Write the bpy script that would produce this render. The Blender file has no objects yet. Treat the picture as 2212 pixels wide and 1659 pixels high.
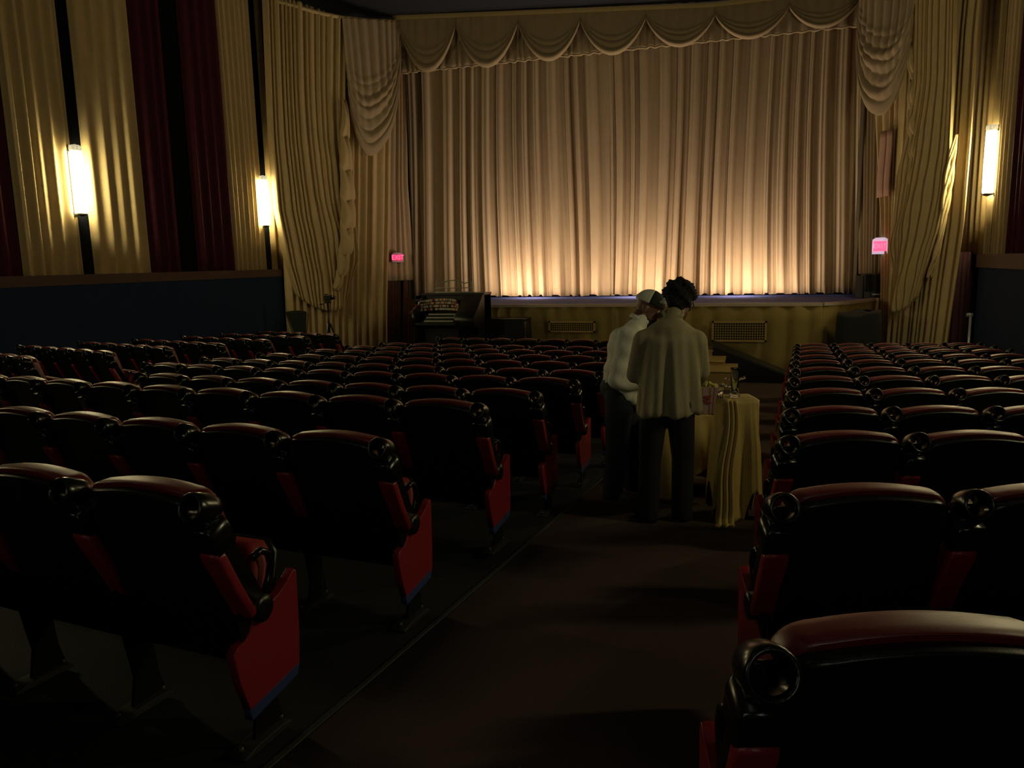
import bpy, bmesh, math, random
from mathutils import Vector, Matrix
random.seed(7)
PI = math.pi
SC = bpy.context.scene
C = SC.collection

# ------------------------------------------------------------------ camera
W, H, F = 2212, 1659, 1661.0
PITCH, ROLL, YAW = math.radians(9.0), math.radians(1.3), math.radians(17.5)
_f0 = Vector((-math.sin(YAW), math.cos(YAW), 0)); _r0 = Vector((math.cos(YAW), math.sin(YAW), 0)); _u0 = Vector((0, 0, 1))
FW = _f0*math.cos(PITCH) - _u0*math.sin(PITCH)
_u = _u0*math.cos(PITCH) + _f0*math.sin(PITCH)
RT = _r0*math.cos(ROLL) - _u*math.sin(ROLL)
UP = _u*math.cos(ROLL) + _r0*math.sin(ROLL)
cam_data = bpy.data.cameras.new('camera')
cam = bpy.data.objects.new('camera', cam_data); C.objects.link(cam)
cam_data.sensor_fit = 'HORIZONTAL'; cam_data.sensor_width = 36.0; cam_data.lens = 36.0*F/W
cam_data.clip_start = 0.02; cam_data.clip_end = 100
_m = Matrix((RT, UP, -FW)).transposed().to_4x4()
cam.matrix_world = _m
SC.camera = cam

# ------------------------------------------------------------------ view, world, lights
SC.view_settings.view_transform = 'Standard'
SC.view_settings.look = 'None'
SC.view_settings.gamma = 1.0
SC.view_settings.use_curve_mapping = False
SC.view_settings.exposure = 0.0
SC.cycles.use_denoising = True
SC.cycles.max_bounces = 6
SC.cycles.sample_clamp_indirect = 4.0
world = bpy.data.worlds.new('world'); SC.world = world; world.use_nodes = True
bg = world.node_tree.nodes['Background']; bg.inputs[0].default_value = (0.6, 0.7, 0.6, 1); bg.inputs[1].default_value = 0.0

def lamp(name, kind, loc, energy, color, target=None, **kw):
    d = bpy.data.lights.new(name, kind); d.energy = energy; d.color = color
    for k, v in kw.items(): setattr(d, k, v)
    o = bpy.data.objects.new(name, d); C.objects.link(o); o.location = loc
    if target is not None:
        o.rotation_euler = (Vector(target) - Vector(loc)).to_track_quat('-Z', 'Y').to_euler()
    return o
FOOT_W, HOUSE_W, SCONCE_E, LIP_W, REAR_W = 14.0, 7.0, 50.0, 34.0, 11.0
WARM = (1.0, 0.765, 0.545)
# footlights lie in a trough at the foot of the curtain, aimed up at it
for (x, e, sz) in ((-5.7, 1.5, .5), (-5.0, .7, .3), (-3.7, .7, .6), (-2.3, .7, .6), (-.7, .7, .5), (.05, .9, .4), (.75, .6, .3)):
    lamp('footlight_lamp', 'AREA', (x, 18.22, -0.84), FOOT_W*e, WARM, (x*.97-.1, 19.1, 1.0), shape='RECTANGLE', size=sz, size_y=0.08)
for (x, e) in ((-5.2, 1.0), (-2.6, 1.2), (-.3, 1.0)):
    lamp('stage_floor_lamp', 'AREA', (x, 17.55, -0.82), LIP_W*e, WARM, (x*.9-.3, 18.9, 2.8), shape='RECTANGLE', size=.35, size_y=0.1)
# fill spots added overhead for dim light in the house; no known fixtures
for (x, y, e) in ((-3.4, -1.5, 1.0), (1.6, -1.2, 1.0), (-6.5, 2.0, .6), (0.4, 3.0, .6)):
    lamp('house_fill_lamp', 'SPOT', (x, y, 5.55), HOUSE_W*e, (1.0, 0.98, 0.72), (x*0.7-0.4, y+5.0, -1.5),
         spot_size=math.radians(120), spot_blend=0.8, shadow_soft_size=0.25)

for (x, e) in ((-3.5, 1.0), (1.9, 1.0)):  # fill panels added for soft light from behind; their source is unseen
    lamp('rear_fill_lamp', 'AREA', (x, -3.9, 1.35), REAR_W*e, (1.0, .96, .74), (x-.4, 6.0, -.2), shape='RECTANGLE', size=1.0, size_y=1.3)

# ------------------------------------------------------------------ helpers
def ray(px, py):
    return RT*((px - W/2)/F) - UP*((py - H/2)/F) + FW
def on_y(px, py, y): d = ray(px, py); return d*(y/d.y)
def on_x(px, py, x): d = ray(px, py); return d*(x/d.x)
def on_z(px, py, z): d = ray(px, py); return d*(z/d.z)
def on_plane(px, py, p0, n): d = ray(px, py); return d*(Vector(p0).dot(n)/d.dot(n))
def zcup(y): return -.515 - .073*y + .0006*y*y
def zfloor(y):
    y = min(y, 16.0); return zcup(y) - .88

def lin(c): return tuple(((v/255.0)/12.92 if v/255.0 <= .04045 else ((v/255.0+.055)/1.055)**2.4) for v in c)
MATS = {}
def mat(name, col, rough=0.6, metal=0.0, noise=0.0, nscale=30.0, bump=0.0, bscale=80.0, spec=0.5, sheen=0.0, emit=None, estr=0.0, trans=0.0, coat=0.0, col2=None):
    if name in MATS: return MATS[name]
    m = bpy.data.materials.new(name); m.use_nodes = True; nt = m.node_tree; p = nt.nodes['Principled BSDF']
    p.inputs['Base Color'].default_value = (*col, 1); p.inputs['Roughness'].default_value = rough; p.inputs['Metallic'].default_value = metal
    p.inputs['Specular IOR Level'].default_value = spec
    p.inputs['Sheen Weight'].default_value = sheen; p.inputs['Coat Weight'].default_value = coat
    p.inputs['Transmission Weight'].default_value = trans
    tc = nt.nodes.new('ShaderNodeTexCoord')
    if noise or col2:
        n = nt.nodes.new('ShaderNodeTexNoise'); n.inputs['Scale'].default_value = nscale; n.inputs['Detail'].default_value = 4
        nt.links.new(tc.outputs['Object'], n.inputs['Vector'])
        mx = nt.nodes.new('ShaderNodeMix'); mx.data_type = 'RGBA'
        c2 = col2 or tuple(v*(1-noise) for v in col)
        mx.inputs['A'].default_value = (*col, 1); mx.inputs['B'].default_value = (*c2, 1)
        nt.links.new(n.outputs['Fac'], mx.inputs['Factor']); nt.links.new(mx.outputs['Result'], p.inputs['Base Color'])
    if bump:
        n2 = nt.nodes.new('ShaderNodeTexNoise'); n2.inputs['Scale'].default_value = bscale; n2.inputs['Detail'].default_value = 3
        nt.links.new(tc.outputs['Object'], n2.inputs['Vector'])
        b = nt.nodes.new('ShaderNodeBump'); b.inputs['Strength'].default_value = bump; b.inputs['Distance'].default_value = 0.02
        nt.links.new(n2.outputs['Fac'], b.inputs['Height']); nt.links.new(b.outputs['Normal'], p.inputs['Normal'])
    if emit:
        p.inputs['Emission Color'].default_value = (*emit, 1); p.inputs['Emission Strength'].default_value = estr
    MATS[name] = m; return m

M_GOLD = mat('gold_drape', (.62, .475, .245), .92, noise=.2, nscale=6, bump=.15, bscale=60, spec=.12)
M_CURT = mat('beige_gold_curtain', (.50, .375, .245), .9, noise=.15, nscale=3, bump=.1, bscale=60, spec=.15)
M_VAL = mat('olive_gold_valance', (.44, .34, .21), .85, noise=.2, nscale=5, bump=.1, spec=.2)
M_PINK = mat('rose_drape', (.45, .27, .18), .8, noise=.2, nscale=5, bump=.1)
M_MAR = mat('maroon_drape', (.085, .020, .034), .95, noise=.3, nscale=8, bump=.1, spec=.08)
M_WALLK = mat('black_wall', (.0035, .0045, .007), .9, spec=.1, noise=.3)
M_NAVY = mat('navy_wall', (.020, .042, .105), .85, noise=.25, nscale=4, bump=.05, spec=.2)
M_CEIL = mat('dark_ceiling', (.02, .021, .032), .9, noise=.3, nscale=2)
M_BROWN = mat('brown_trim', (.10, .055, .04), .6, noise=.3)
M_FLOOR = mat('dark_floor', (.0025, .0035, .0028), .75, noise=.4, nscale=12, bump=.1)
M_CARPET = mat('maroon_carpet', (.085, .047, .035), .95, noise=.5, nscale=90, bump=.4, bscale=300)
M_LAV = mat('lavender_stage_floor', (.16, .19, .50), .85, noise=.15, nscale=4, spec=.08)
M_STAGE = mat('ochre_stage_skirt', (.26, .19, .05), .8, noise=.2, nscale=5)
M_OCHRE = mat('ochre_paint', (.40, .27, .09), .55, noise=.15, nscale=5)
M_TRIMC = mat('cream_edge', (.45, .36, .28), .5)
M_BLK = mat('black_plastic', (.006, .0065, .006), .32, spec=.5, bump=.06, bscale=400)
M_BLKS = mat('matt_black_metal', (.003, .003, .003), .6, spec=.2)
M_BLKG = mat('gloss_black_plastic', (.006, .006, .006), .25, spec=.6)
M_RED = mat('red_vinyl', (.29, .020, .028), .36, spec=.5, bump=.05, bscale=250, noise=.15)
M_REDT = mat('red_seat_back_vinyl', (.16, .010, .014), .40, spec=.9, bump=.04, bscale=250, noise=.15)
M_REDF = mat('red_fabric', (.27, .010, .016), .6, bump=.1, bscale=250, noise=.15)
M_BLUE = mat('blue_kick', (.02, .045, .16), .6)
M_STEEL = mat('dull_steel', (.06, .06, .05), .5, metal=.6)
M_DARKW = mat('black_wood', (.008, .008, .009), .35)
M_GREY = mat('grey_panel', (.08, .07, .065), .6)
M_IVORY = mat('ivory', (.55, .55, .42), .4)

class MB:
    def __init__(s): s.bm = bmesh.new()
    def box(s, lo, hi, rot=None, piv=(0, 0, 0)):
        vs = []
        for z in (lo[2], hi[2]):
            for y in (lo[1], hi[1]):
                for x in (lo[0], hi[0]):
                    v = Vector((x, y, z))
                    if rot is not None: v = rot @ (v - Vector(piv)) + Vector(piv)
                    vs.append(s.bm.verts.new(v))
        for f in ((0, 2, 3, 1), (4, 5, 7, 6), (0, 1, 5, 4), (2, 6, 7, 3), (0, 4, 6, 2), (1, 3, 7, 5)):
            s.bm.faces.new([vs[i] for i in f])
        return s
    def rings(s, rs, cap0=True, cap1=True, closed=True, smooth=True):
        R = [[s.bm.verts.new(p) for p in r] for r in rs]; n = len(R[0])
        for a, b in zip(R, R[1:]):
            for i in range(n if closed else n-1):
                j = (i+1) % n
                f = s.bm.faces.new((a[i], a[j], b[j], b[i])); f.smooth = smooth
        if cap0: s.bm.faces.new(list(reversed(R[0]))).smooth = False
        if cap1: s.bm.faces.new(R[-1]).smooth = False
        return s
    def tube(s, pts, rad, seg=10, flat=1.0):
        pts = [Vector(p) for p in pts]; n = len(pts)
        if not hasattr(rad, '__len__'): rad = [rad]*n
        rs = []; up = None
        for i, p in enumerate(pts):
            d = (pts[min(i+1, n-1)] - pts[max(i-1, 0)]).normalized()
            if up is None:
                up = Vector((0, 0, 1)) if abs(d.z) < .9 else Vector((0, 1, 0))
            a = d.cross(up).normalized(); up = a.cross(d).normalized()
            rs.append([p + a*math.cos(t)*rad[i] + up*math.sin(t)*rad[i]*flat for t in [2*PI*k/seg for k in range(seg)]])
        return s.rings(rs)
    def capsule(s, a, b, ra, rb, seg=12):
        a, b = Vector(a), Vector(b); d = (b-a).normalized(); pts = []; rad = []
        for k in range(5):
            t = PI/2*k/4; pts.append(a - d*ra*math.cos(t)); rad.append(max(ra*math.sin(t), .001))
        for k in range(5):
            t = PI/2*k/4; pts.append(b + d*rb*math.sin(t)); rad.append(max(rb*math.cos(t), .001))
        return s.tube(pts, rad, seg)
    def ball(s, c, r, seg=16, rot=None):
        c = Vector(c)
        if not hasattr(r, '__len__'): r = (r, r, r)
        rs = []
        for i in range(seg//2+1):
            t = PI*i/(seg//2); q = max(math.sin(t), .01)
            ring = []
            for k in range(seg):
                v = Vector((r[0]*q*math.cos(2*PI*k/seg), r[1]*q*math.sin(2*PI*k/seg), -r[2]*math.cos(t)))
                if rot is not None: v = rot @ v
                ring.append(c + v)
            rs.append(ring)
        return s.rings(rs)
    def prism(s, outline, t0, t1, fn, bevel=0.0):
        """outline of 2-d points extruded from t0 to t1; fn(a,b,t)->point"""
        cx = sum(p[0] for p in outline)/len(outline); cy = sum(p[1] for p in outline)/len(outline)
        def ins(k): return [(p[0] + (cx-p[0])*min(1, k/max(1e-6, math.hypot(cx-p[0], cy-p[1]))), p[1] + (cy-p[1])*min(1, k/max(1e-6, math.hypot(cx-p[0], cy-p[1])))) for p in outline]
        if bevel:
            o1 = ins(bevel); o2 = ins(bevel*.3)
            L = [(o1, t0), (o2, t0+(t1-t0)*0.0+bevel*.3*(1 if t1 > t0 else -1)), (outline, t0+bevel*(1 if t1 > t0 else -1)), (outline, t1-bevel*(1 if t1 > t0 else -1)), (o2, t1-bevel*.3*(1 if t1 > t0 else -1)), (o1, t1)]
        else: L = [(outline, t0), (outline, t1)]
        return s.rings([[Vector(fn(a, b, t)) for a, b in o] for o, t in L], smooth=bool(bevel))
    def grid(s, P, nu, nv, smooth=True):
        V = [[s.bm.verts.new(P(i/nu, j/nv)) for i in range(nu+1)] for j in range(nv+1)]
        for j in range(nv):
            for i in range(nu):
                f = s.bm.faces.new((V[j][i], V[j][i+1], V[j+1][i+1], V[j+1][i])); f.smooth = smooth
        return s
    def lathe(s, prof, c=(0, 0, 0), seg=20, fn=None):
        c = Vector(c); rs = []
        for r, z in prof:
            rs.append([(c + Vector((r*math.cos(2*PI*k/seg), r*math.sin(2*PI*k/seg), z))) if fn is None else fn(r*math.cos(2*PI*k/seg), r*math.sin(2*PI*k/seg), z) for k in range(seg)])
        return s.rings(rs)
    def mesh(s, name, m, thick=0.0):
        if thick:
            s.bm.normal_update()
        bmesh.ops.recalc_face_normals(s.bm, faces=s.bm.faces[:]) if not thick else None
        me = bpy.data.meshes.new(name); s.bm.to_mesh(me); s.bm.free()
        for mm in (m if isinstance(m, (list, tuple)) else [m]): me.materials.append(mm)
        return me
    def obj(s, name, m, parent=None, thick=0.0):
        me = s.mesh(name, m, thick); o = bpy.data.objects.new(name, me); C.objects.link(o)
        if parent: o.parent = parent
        if thick:
            md = o.modifiers.new('cloth_thickness', 'SOLIDIFY'); md.thickness = thick; md.offset = 0
        return o

def tag(o, label=None, cat=None, group=None, kind=None):
    if label: o['label'] = label
    if cat: o['category'] = cat
    if group: o['group'] = group
    if kind: o['kind'] = kind
    return o
def thing(name, label, cat, loc=(0, 0, 0), rz=0.0, group=None):
    o = bpy.data.objects.new(name, None); C.objects.link(o); o.location = loc; o.rotation_euler = (0, 0, rz); o.empty_display_size = .1
    return tag(o, label, cat, group)
def struct(o): o['kind'] = 'structure'; return o
def children(o): return [c for c in list(bpy.data.objects) if c.parent == o]
_kids = {}
def copy_tree(o, parent=None):
    c = o.copy(); C.objects.link(c)
    if parent is not None: c.parent = parent
    if o.name not in _kids: _kids[o.name] = children(o)
    for ch in _kids[o.name]: copy_tree(ch, c)
    return c

# ------------------------------------------------------------------ shell
XL, XR = -10.5, 3.72
YB, YF = -4.0, 21.0
ZC = 6.6
b = MB()
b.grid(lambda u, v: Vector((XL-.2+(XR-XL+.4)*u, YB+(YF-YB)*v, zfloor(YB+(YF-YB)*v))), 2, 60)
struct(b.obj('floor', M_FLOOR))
struct(MB().box((XL-.3, YB, -3.2), (XL, YF, ZC)).obj('wall_left', M_WALLK))
struct(MB().box((XR, YB, -3.2), (XR+.3, YF, ZC)).obj('wall_right', M_WALLK))
struct(MB().box((XL-.3, YB-.3, -3.2), (XR+.3, YB, ZC)).obj('wall_back', M_WALLK))
struct(MB().box((XL-.3, YF, -3.2), (XR+.3, YF+.3, ZC)).obj('wall_front', M_WALLK))
# ceiling: flat over the house, dipping to the head of the valance
def ceil_z(x, y):
    t = max(0, min(1, (y - 13.0)/5.4)); mid = 5.93 - .56*min(1, max(0, (x + 8.5)/7.5))
    e = 6.1 if x < -9.2 else mid
    return ZC - .45 + (e + .03 - (ZC-.45))*t*t
b = MB(); b.grid(lambda u, v: Vector((XL+(XR-XL)*u, YB + (18.45-YB)*v, ceil_z(XL+(XR-XL)*u, YB+(18.45-YB)*v))), 40, 60)
struct(b.obj('ceiling', M_CEIL))
struct(MB().box((XL-.3, YB-.3, ZC), (XR+.3, YF+.3, ZC+.2)).obj('ceiling', M_WALLK))

# aisle carpets
def strip(name, pts, m, dz):
    b = MB(); n = 50
    def P(u, v):
        y = pts[0][0] + (pts[1][0]-pts[0][0])*v
        xa = pts[0][1] + (pts[1][1]-pts[0][1])*v; xb = pts[0][2] + (pts[1][2]-pts[0][2])*v
        return Vector((xa + (xb-xa)*u, y, zfloor(y) + dz))
    b.grid(P, 4, n); return b.obj(name, m, thick=0.012)
c1 = strip('aisle_carpet', [(-3.9, -1.65, .3), (15.6, -.71, 1.0)], M_CARPET, .008)
tag(c1, 'dark maroon carpet running down the aisle under the two men', 'carpet')
ce_ = strip('edge_strip', [(-3.9, -1.675, -1.65), (15.6, -.735, -.71)], mat('grey_edge_strip', (.022, .025, .02), .7), .010); ce_.parent = c1
c2 = strip('aisle_carpet', [(-3.9, -7.3, -6.1), (13.2, -7.3, -6.1)], M_CARPET, .008)
tag(c2, 'dark carpet of the aisle between the left and centre seat blocks', 'carpet')

# knee walls and their brown caps
struct(MB().box((XL, YB, -3.1), (XL+.2, 15.4, -.2)).obj('wall_left_lower', M_NAVY))
struct(MB().box((XL, YB, -.2), (XL+.23, 15.42, -.04)).obj('trim_1', M_BROWN))
struct(MB().box((XR-.1, YB, -3.1), (XR, 14.9, -.26)).obj('wall_right_lower', M_NAVY))
struct(MB().box((XR-.14, YB, -.26), (XR, 14.92, -.04)).obj('trim_2', M_BROWN))

# ------------------------------------------------------------------ pleated cloth
class Pleats:
    def __init__(s, L, w, rnd=.3, seed=1, sharp=1.0, minor=.35):
        r = random.Random(seed); s.L = L; s.k = [0.0]; s.a = []; s.sk = []; s.m = []
        while s.k[-1] < L:
            s.k.append(s.k[-1] + w*(1 + rnd*(r.random()*2-1))); s.a.append(.65+.35*r.random()); s.sk.append(.35+.3*r.random()); s.m.append(minor*r.random())
        s.sharp = sharp
    box = False
    def __call__(s, x):
        x = max(0, min(x, s.L-1e-6))
        for i in range(len(s.a)):
            if x < s.k[i+1]:
                t = (x - s.k[i])/(s.k[i+1]-s.k[i]); q = s.sk[i]
                t2 = t/q*.5 if t < q else .5 + (t-q)/(1-q)*.5
                if s.box:
                    hw = .17 + .13*s.a[i]*s.sk[i]; e = .07; q_ = abs(t2 - .5)
                    k_ = 1 if q_ < hw-e else (0 if q_ > hw+e else .5+.5*math.cos(PI*(q_-hw+e)/(2*e)))
                    return s.a[i]*k_ + (1-k_)*(.16*s.m[i]*(.5-.5*math.cos(8*PI*t2)) + .10*abs(t2-.5)) + .03*math.sin(t2*25)*k_
                v = (.5 - .5*math.cos(2*PI*t2))
                return s.a[i]*(v**s.sharp) + s.m[i]*.5*(.5-.5*math.cos(4*PI*t2))*(1-v)
        return 0
def drape(name, m, L, R, z0, z1, pl, amp, nu, nv=24, nrm=None, parent=None, wob=0.0, hem=0.0, seed=3, ampv=None, thick=.012):
    """cloth hanging from z1 to z0; L(z), R(z) give the plan points of its side edges"""
    ph = random.Random(seed).random()*6
    def P(u, v):
        z = z1 + (z0 - z1)*v
        a, c = Vector((*L(z), z)), Vector((*R(z), z)); p = a.lerp(c, u)
        d = (c - a); n = nrm or Vector((d.y, -d.x, 0)).normalized()
        k = amp*(ampv(v) if ampv else 1)
        uu = u + wob*math.sin(v*3.1 + ph + u*5)*.01
        p = p + n*k*pl(max(0, min(1, uu))*pl.L)
        if hem: p.z += hem*pl(u*pl.L)*v*v*v
        return p
    b = MB(); b.grid(P, nu, nv); return b.obj(name, m, parent, thick=thick)

# wall strips of pleated fabric (side walls)
left_strips = [  # y0, y1, material, pleat width, label
    (7.2, 8.9, 'M', .33, 'maroon pleated wall fabric at the left picture edge'),
    (8.95, 10.03, 'G', .22, 'gold pleated wall fabric left of the nearer left sconce'),
    (10.28, 11.5, 'G', .26, 'gold pleated wall fabric right of the nearer left sconce'),
    (11.51, 12.33, 'M', .27, 'maroon pleated wall fabric, wider one beside the gold strip'),
    (12.8, 13.86, 'M', .30, 'maroon pleated wall fabric between black gap and narrow gold strip'),
    (13.88, 15.03, 'G', .17, 'narrow-pleated gold wall fabric left of the farther left sconce'),
    (15.28, 15.75, 'G', .25, 'sliver of gold wall fabric right of the farther left sconce'),
    (5.4, 7.1, 'G', .24, 'gold pleated wall fabric beyond the left picture edge'),
    (2.8, 5.1, 'G', .24, 'gold pleated wall fabric on the left wall nearer the back'),
]
for i, (y0, y1, k, w, lab) in enumerate(left_strips):
    pl = Pleats(y1-y0, w, .18, 20+i, 1.2, .2)
    o = drape('wall_fabric', M_GOLD if k == 'G' else M_MAR, lambda z, a=y0: (XL+.02, a), lambda z, a=y1: (XL+.02, a), -.04, 6.05, pl, .085,
              int((y1-y0)/w*14), 10, nrm=Vector((1, 0, 0)), wob=.6)
    tag(o, lab, 'wall fabric', 'pleated fabric strips on the left wall')
right_strips = [
    (14.62, 16.6, 'G', .3, 'gold wall fabric left of the right wall sconce'),
    (13.75, 14.38, 'G', .17, 'gold pleated wall fabric right of the right wall sconce'),
    (12.6, 13.72, 'M', .28, 'maroon pleated wall fabric at the right picture edge'),
    (9.6, 11.9, 'G', .24, 'gold pleated wall fabric beyond the right picture edge'),
    (7.0, 9.3, 'G', .24, 'gold pleated wall fabric on the right wall nearer the back'),
]
for i, (y0, y1, k, w, lab) in enumerate(right_strips):
    pl = Pleats(y1-y0, w, .18, 40+i, 1.2, .2)
    o = drape('wall_fabric', M_GOLD if k == 'G' else M_MAR, lambda z, a=y0: (XR-.02, a), lambda z, a=y1: (XR-.02, a), -.04, 6.05, pl, .07,
              int((y1-y0)/w*14), 10, nrm=Vector((-1, 0, 0)), wob=.6)
    tag(o, lab, 'wall fabric', 'pleated fabric strips on the right wall')

# sconces
M_TUBE = mat('lit_glass', (.9, .85, .6), .3, emit=(1.0, .86, .46), estr=SCONCE_E)
M_CROWN = mat('sconce_crown', (.5, .45, .3), .3, metal=.3, emit=(1.0, .9, .6), estr=.5)
def sconce(x, y, side, label):
    t = thing('wall_sconce', label, 'wall lamp', (x, y, .9), 0 if side > 0 else PI, 'fluted glass wall lamps')
    b = MB(); n = 40
    def fl(r0):
        def fn(a, c, z): return Vector((a*.9 + .17, c, z))
        return fn
    rs = []
    for z, r in ((0.03, .085), (.05, .098), (.5, .105), (.97, .098), (1.0, .09)):
        rs.append([Vector((.15 + (r + .006*math.cos(10*th))*math.cos(th)*.75, (r + .006*math.cos(10*th))*math.sin(th), z)) for th in [2*PI*k/n for k in range(n)]])
    b.rings(rs); b.obj('glass_tube', M_TUBE, t)
    b = MB(); b.lathe([(.06, 1.0), (.10, 1.0), (.105, 1.03), (.09, 1.05), (.10, 1.08), (.07, 1.09), (.03, 1.10), (.01, 1.105)], fn=lambda a, c, z: Vector((a*.75+.15, c, z)))
    for k in range(10):
        th = 2*PI*k/10; b.tube([(.15+.075*math.cos(th), .095*math.sin(th), 1.03), (.15+.08*math.cos(th), .10*math.sin(th), 1.09)], [.012, .004], 6)
    b.obj('crown', M_CROWN, t)
    MB().lathe([(.01, -.02), (.03, -.015), (.06, -.008), (.09, 0), (.09, .03), (.05, .032)], fn=lambda a, c, z: Vector((a*.75+.15, c, z))).obj('base_cup', M_STEEL, t)
    MB().box((0.0, -.05, -.02), (.05, .05, 1.10)).obj('backplate', M_DARKW, t)
    MB().box((0.04, -.02, .0), (.10, .02, .03)).obj('bracket', M_STEEL, t)
    MB().box((0.04, -.02, 1.0), (.10, .02, 1.03)).obj('bracket', M_STEEL, t)
sconce(XL, 10.03, 1, 'lit fluted wall lamp in the black gap on the left wall, the nearer of two')
sconce(XL, 14.98, 1, 'lit fluted wall lamp beside the big left drape, the farther of two')
sconce(XR, 14.5, -1, 'lit fluted wall lamp on the right wall beside the lit gold drape')
sconce(XL, 5.2, 1, 'lit fluted wall lamp on the left wall just outside the picture')
sconce(XR, 9.4, -1, 'lit fluted wall lamp on the right wall just outside the picture')
sconce(XR, 4.3, -1, 'lit fluted wall lamp on the right wall beside the rear rows')

# ------------------------------------------------------------------ stage
STZ = -.9
outline = [(-7.4, 18.4), (-5.6, 15.72), (1.25, 15.72), (1.75, 16.2), (2.3, 17.2), (3.4, 18.0), (3.4, 20.8), (-8.7, 20.8), (-8.6, 18.8)]
st = thing('stage', 'raised theatre stage with gold-draped front and lavender floor', 'stage', (0, 0, 0))
MB().prism(outline, STZ-.06, STZ, lambda a, c, t: (a, c, t)).obj('stage_floor', M_LAV, st)
b = MB()
for (a, c) in zip(outline[:5], outline[1:6]):
    A, B = Vector((*a, 0)), Vector((*c, 0)); d = (B-A).normalized(); n = Vector((d.y, -d.x, 0))
    q = [A+n*.05, B+n*.05, B-n*.05, A-n*.05]
    b.rings([[p+Vector((0, 0, STZ-.05)) for p in q], [p+Vector((0, 0, STZ+.012)) for p in q]], smooth=False)
b.obj('stage_edge', M_TRIMC, st)
for k, (a, c) in enumerate(zip(outline[:5], outline[1:6])):
    L = math.dist(a, c); pl = Pleats(L, .34, .5, 60+k, 1.0, .5)
    drape('stage_skirt', M_STAGE, lambda z, a=a: a, lambda z, c=c: c, -2.7, STZ-.05, pl, .05, max(12, int(L*36)), 6, parent=st, wob=.5)
# grilles in the stage front
def grille(x0, z0, x1, z1, label):
    t = thing('vent_grille', label, 'grille', ((x0+x1)/2, 15.64, z0), 0, 'grilles in the stage front')
    w = (x1-x0)/2; h = z1-z0
    b = MB()
    for lo, hi in (((-w, -.03, 0), (w, .0, .035)), ((-w, -.03, h-.035), (w, 0, h)), ((-w, -.03, 0), (-w+.035, 0, h)), ((w-.035, -.03, 0), (w, 0, h))): b.box(lo, hi)
    b.obj('frame', M_OCHRE, t)
    b = MB(); n = int(w*2/.045)
    for i in range(n): x = -w+.03+(2*w-.06)*i/(n-1); b.box((x-.008, -.02, .02), (x+.008, -.008, h-.02))
    n = int(h/.045)
    for i in range(n): z = .03+(h-.06)*i/(n-1); b.box((-w+.02, -.024, z-.008), (w-.02, -.012, z+.008))
    b.obj('mesh_screen', M_STAGE, t)
    MB().box((-w+.01, -.006, .01), (w-.01, .002, h-.01)).obj('backing', M_WALLK, t)
g1 = on_y(1185, 718, 15.6), on_y(1285, 694, 15.6); g2 = on_y(1537, 738, 15.6), on_y(1657, 694, 15.6)
grille(g1[0].x, g1[0].z, g1[1].x, g1[1].z, 'smaller ochre vent grille in the stage front left of the men')
grille(g2[0].x, g2[0].z, g2[1].x, g2[1].z, 'larger ochre vent grille in the stage front above the black ramp')
# footlight trough
ft = thing('footlight_strip', 'low footlight trough at the foot of the stage curtain', 'footlights', (-2.8, 18.22, STZ))
MB().box((-4.7, -.03, 0), (4.9, 0, .045)).obj('front_shield', M_LAV, ft)
MB().box((-4.7, 0, 0), (4.9, .16, .012)).obj('trough_floor', M_WALLK, ft)

# main curtain, two halves
for (xa, xb, sd, lab, nm) in ((-8.75, -3.28, 5, 'beige-gold stage curtain, left half lit from below', 0), (-3.34, 2.28, 9, 'beige-gold stage curtain, right half lit from below', 1)):
    L = xb-xa; pl = Pleats(L, .38, .5, sd, 1.0, .9); pl.box = True
    ya = 18.98 if nm == 0 else 18.9
    o = drape('stage_curtain', M_CURT, lambda z, a=xa, y=ya: (a, y), lambda z, a=xb, y=ya: (a, y), STZ+.03, 5.5, pl, .22, int(L/.38*44), 30, wob=1.2, hem=.05, seed=sd,
              ampv=lambda v: .75+.35*v)
    tag(o, lab, 'curtain', 'two halves of the stage curtain')
# dark masking legs
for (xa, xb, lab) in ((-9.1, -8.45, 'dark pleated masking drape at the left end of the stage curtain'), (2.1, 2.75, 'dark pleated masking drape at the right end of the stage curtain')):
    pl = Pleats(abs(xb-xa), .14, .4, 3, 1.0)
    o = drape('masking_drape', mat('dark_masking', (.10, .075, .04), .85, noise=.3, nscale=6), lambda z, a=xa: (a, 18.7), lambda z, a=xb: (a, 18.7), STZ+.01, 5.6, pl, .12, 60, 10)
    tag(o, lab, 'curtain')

# ------------------------------------------------------------------ valance
YV = 18.3
va = thing('valance', 'scalloped gold valance with seven swags above the stage curtain', 'valance', (0, YV, 4.66))
def vloc(p): return Vector((p.x, p.y-YV, p.z-4.66))
def vtop(x): return 5.93 - .56*min(1, max(0, (x+8.5)/7.5))
VX0, VX1 = -8.55, 2.05
pl = Pleats(VX1-VX0, .2, .5, 77, .9, .5)
b = MB(); b.grid(lambda u, v: vloc(Vector((VX0+(VX1-VX0)*u, YV+.06-.05*pl(u*pl.L)*(.5+v), vtop(VX0+(VX1-VX0)*u)+(4.66-vtop(VX0+(VX1-VX0)*u))*v + .012*math.sin(u*260)*v))), 640, 10)
b.obj('valance_skirt', M_VAL, va, thick=.01)
b = MB(); b.grid(lambda u, v: vloc(Vector((VX0+(VX1-VX0)*u, YV-.0-.05*pl(u*pl.L)-.012, 4.655+.035*v + .012*math.sin(u*260)))), 640, 1)
b.obj('bottom_fringe', M_VAL, va, thick=.015)
b = MB(); b.grid(lambda u, v: vloc(Vector((VX0+(VX1-VX0)*u, YV-.17+.02*math.sin(v*3), vtop(VX0+(VX1-VX0)*u)+.05-.1*v))), 80, 2)
b.obj('top_band', M_GOLD, va, thick=.02)
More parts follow.
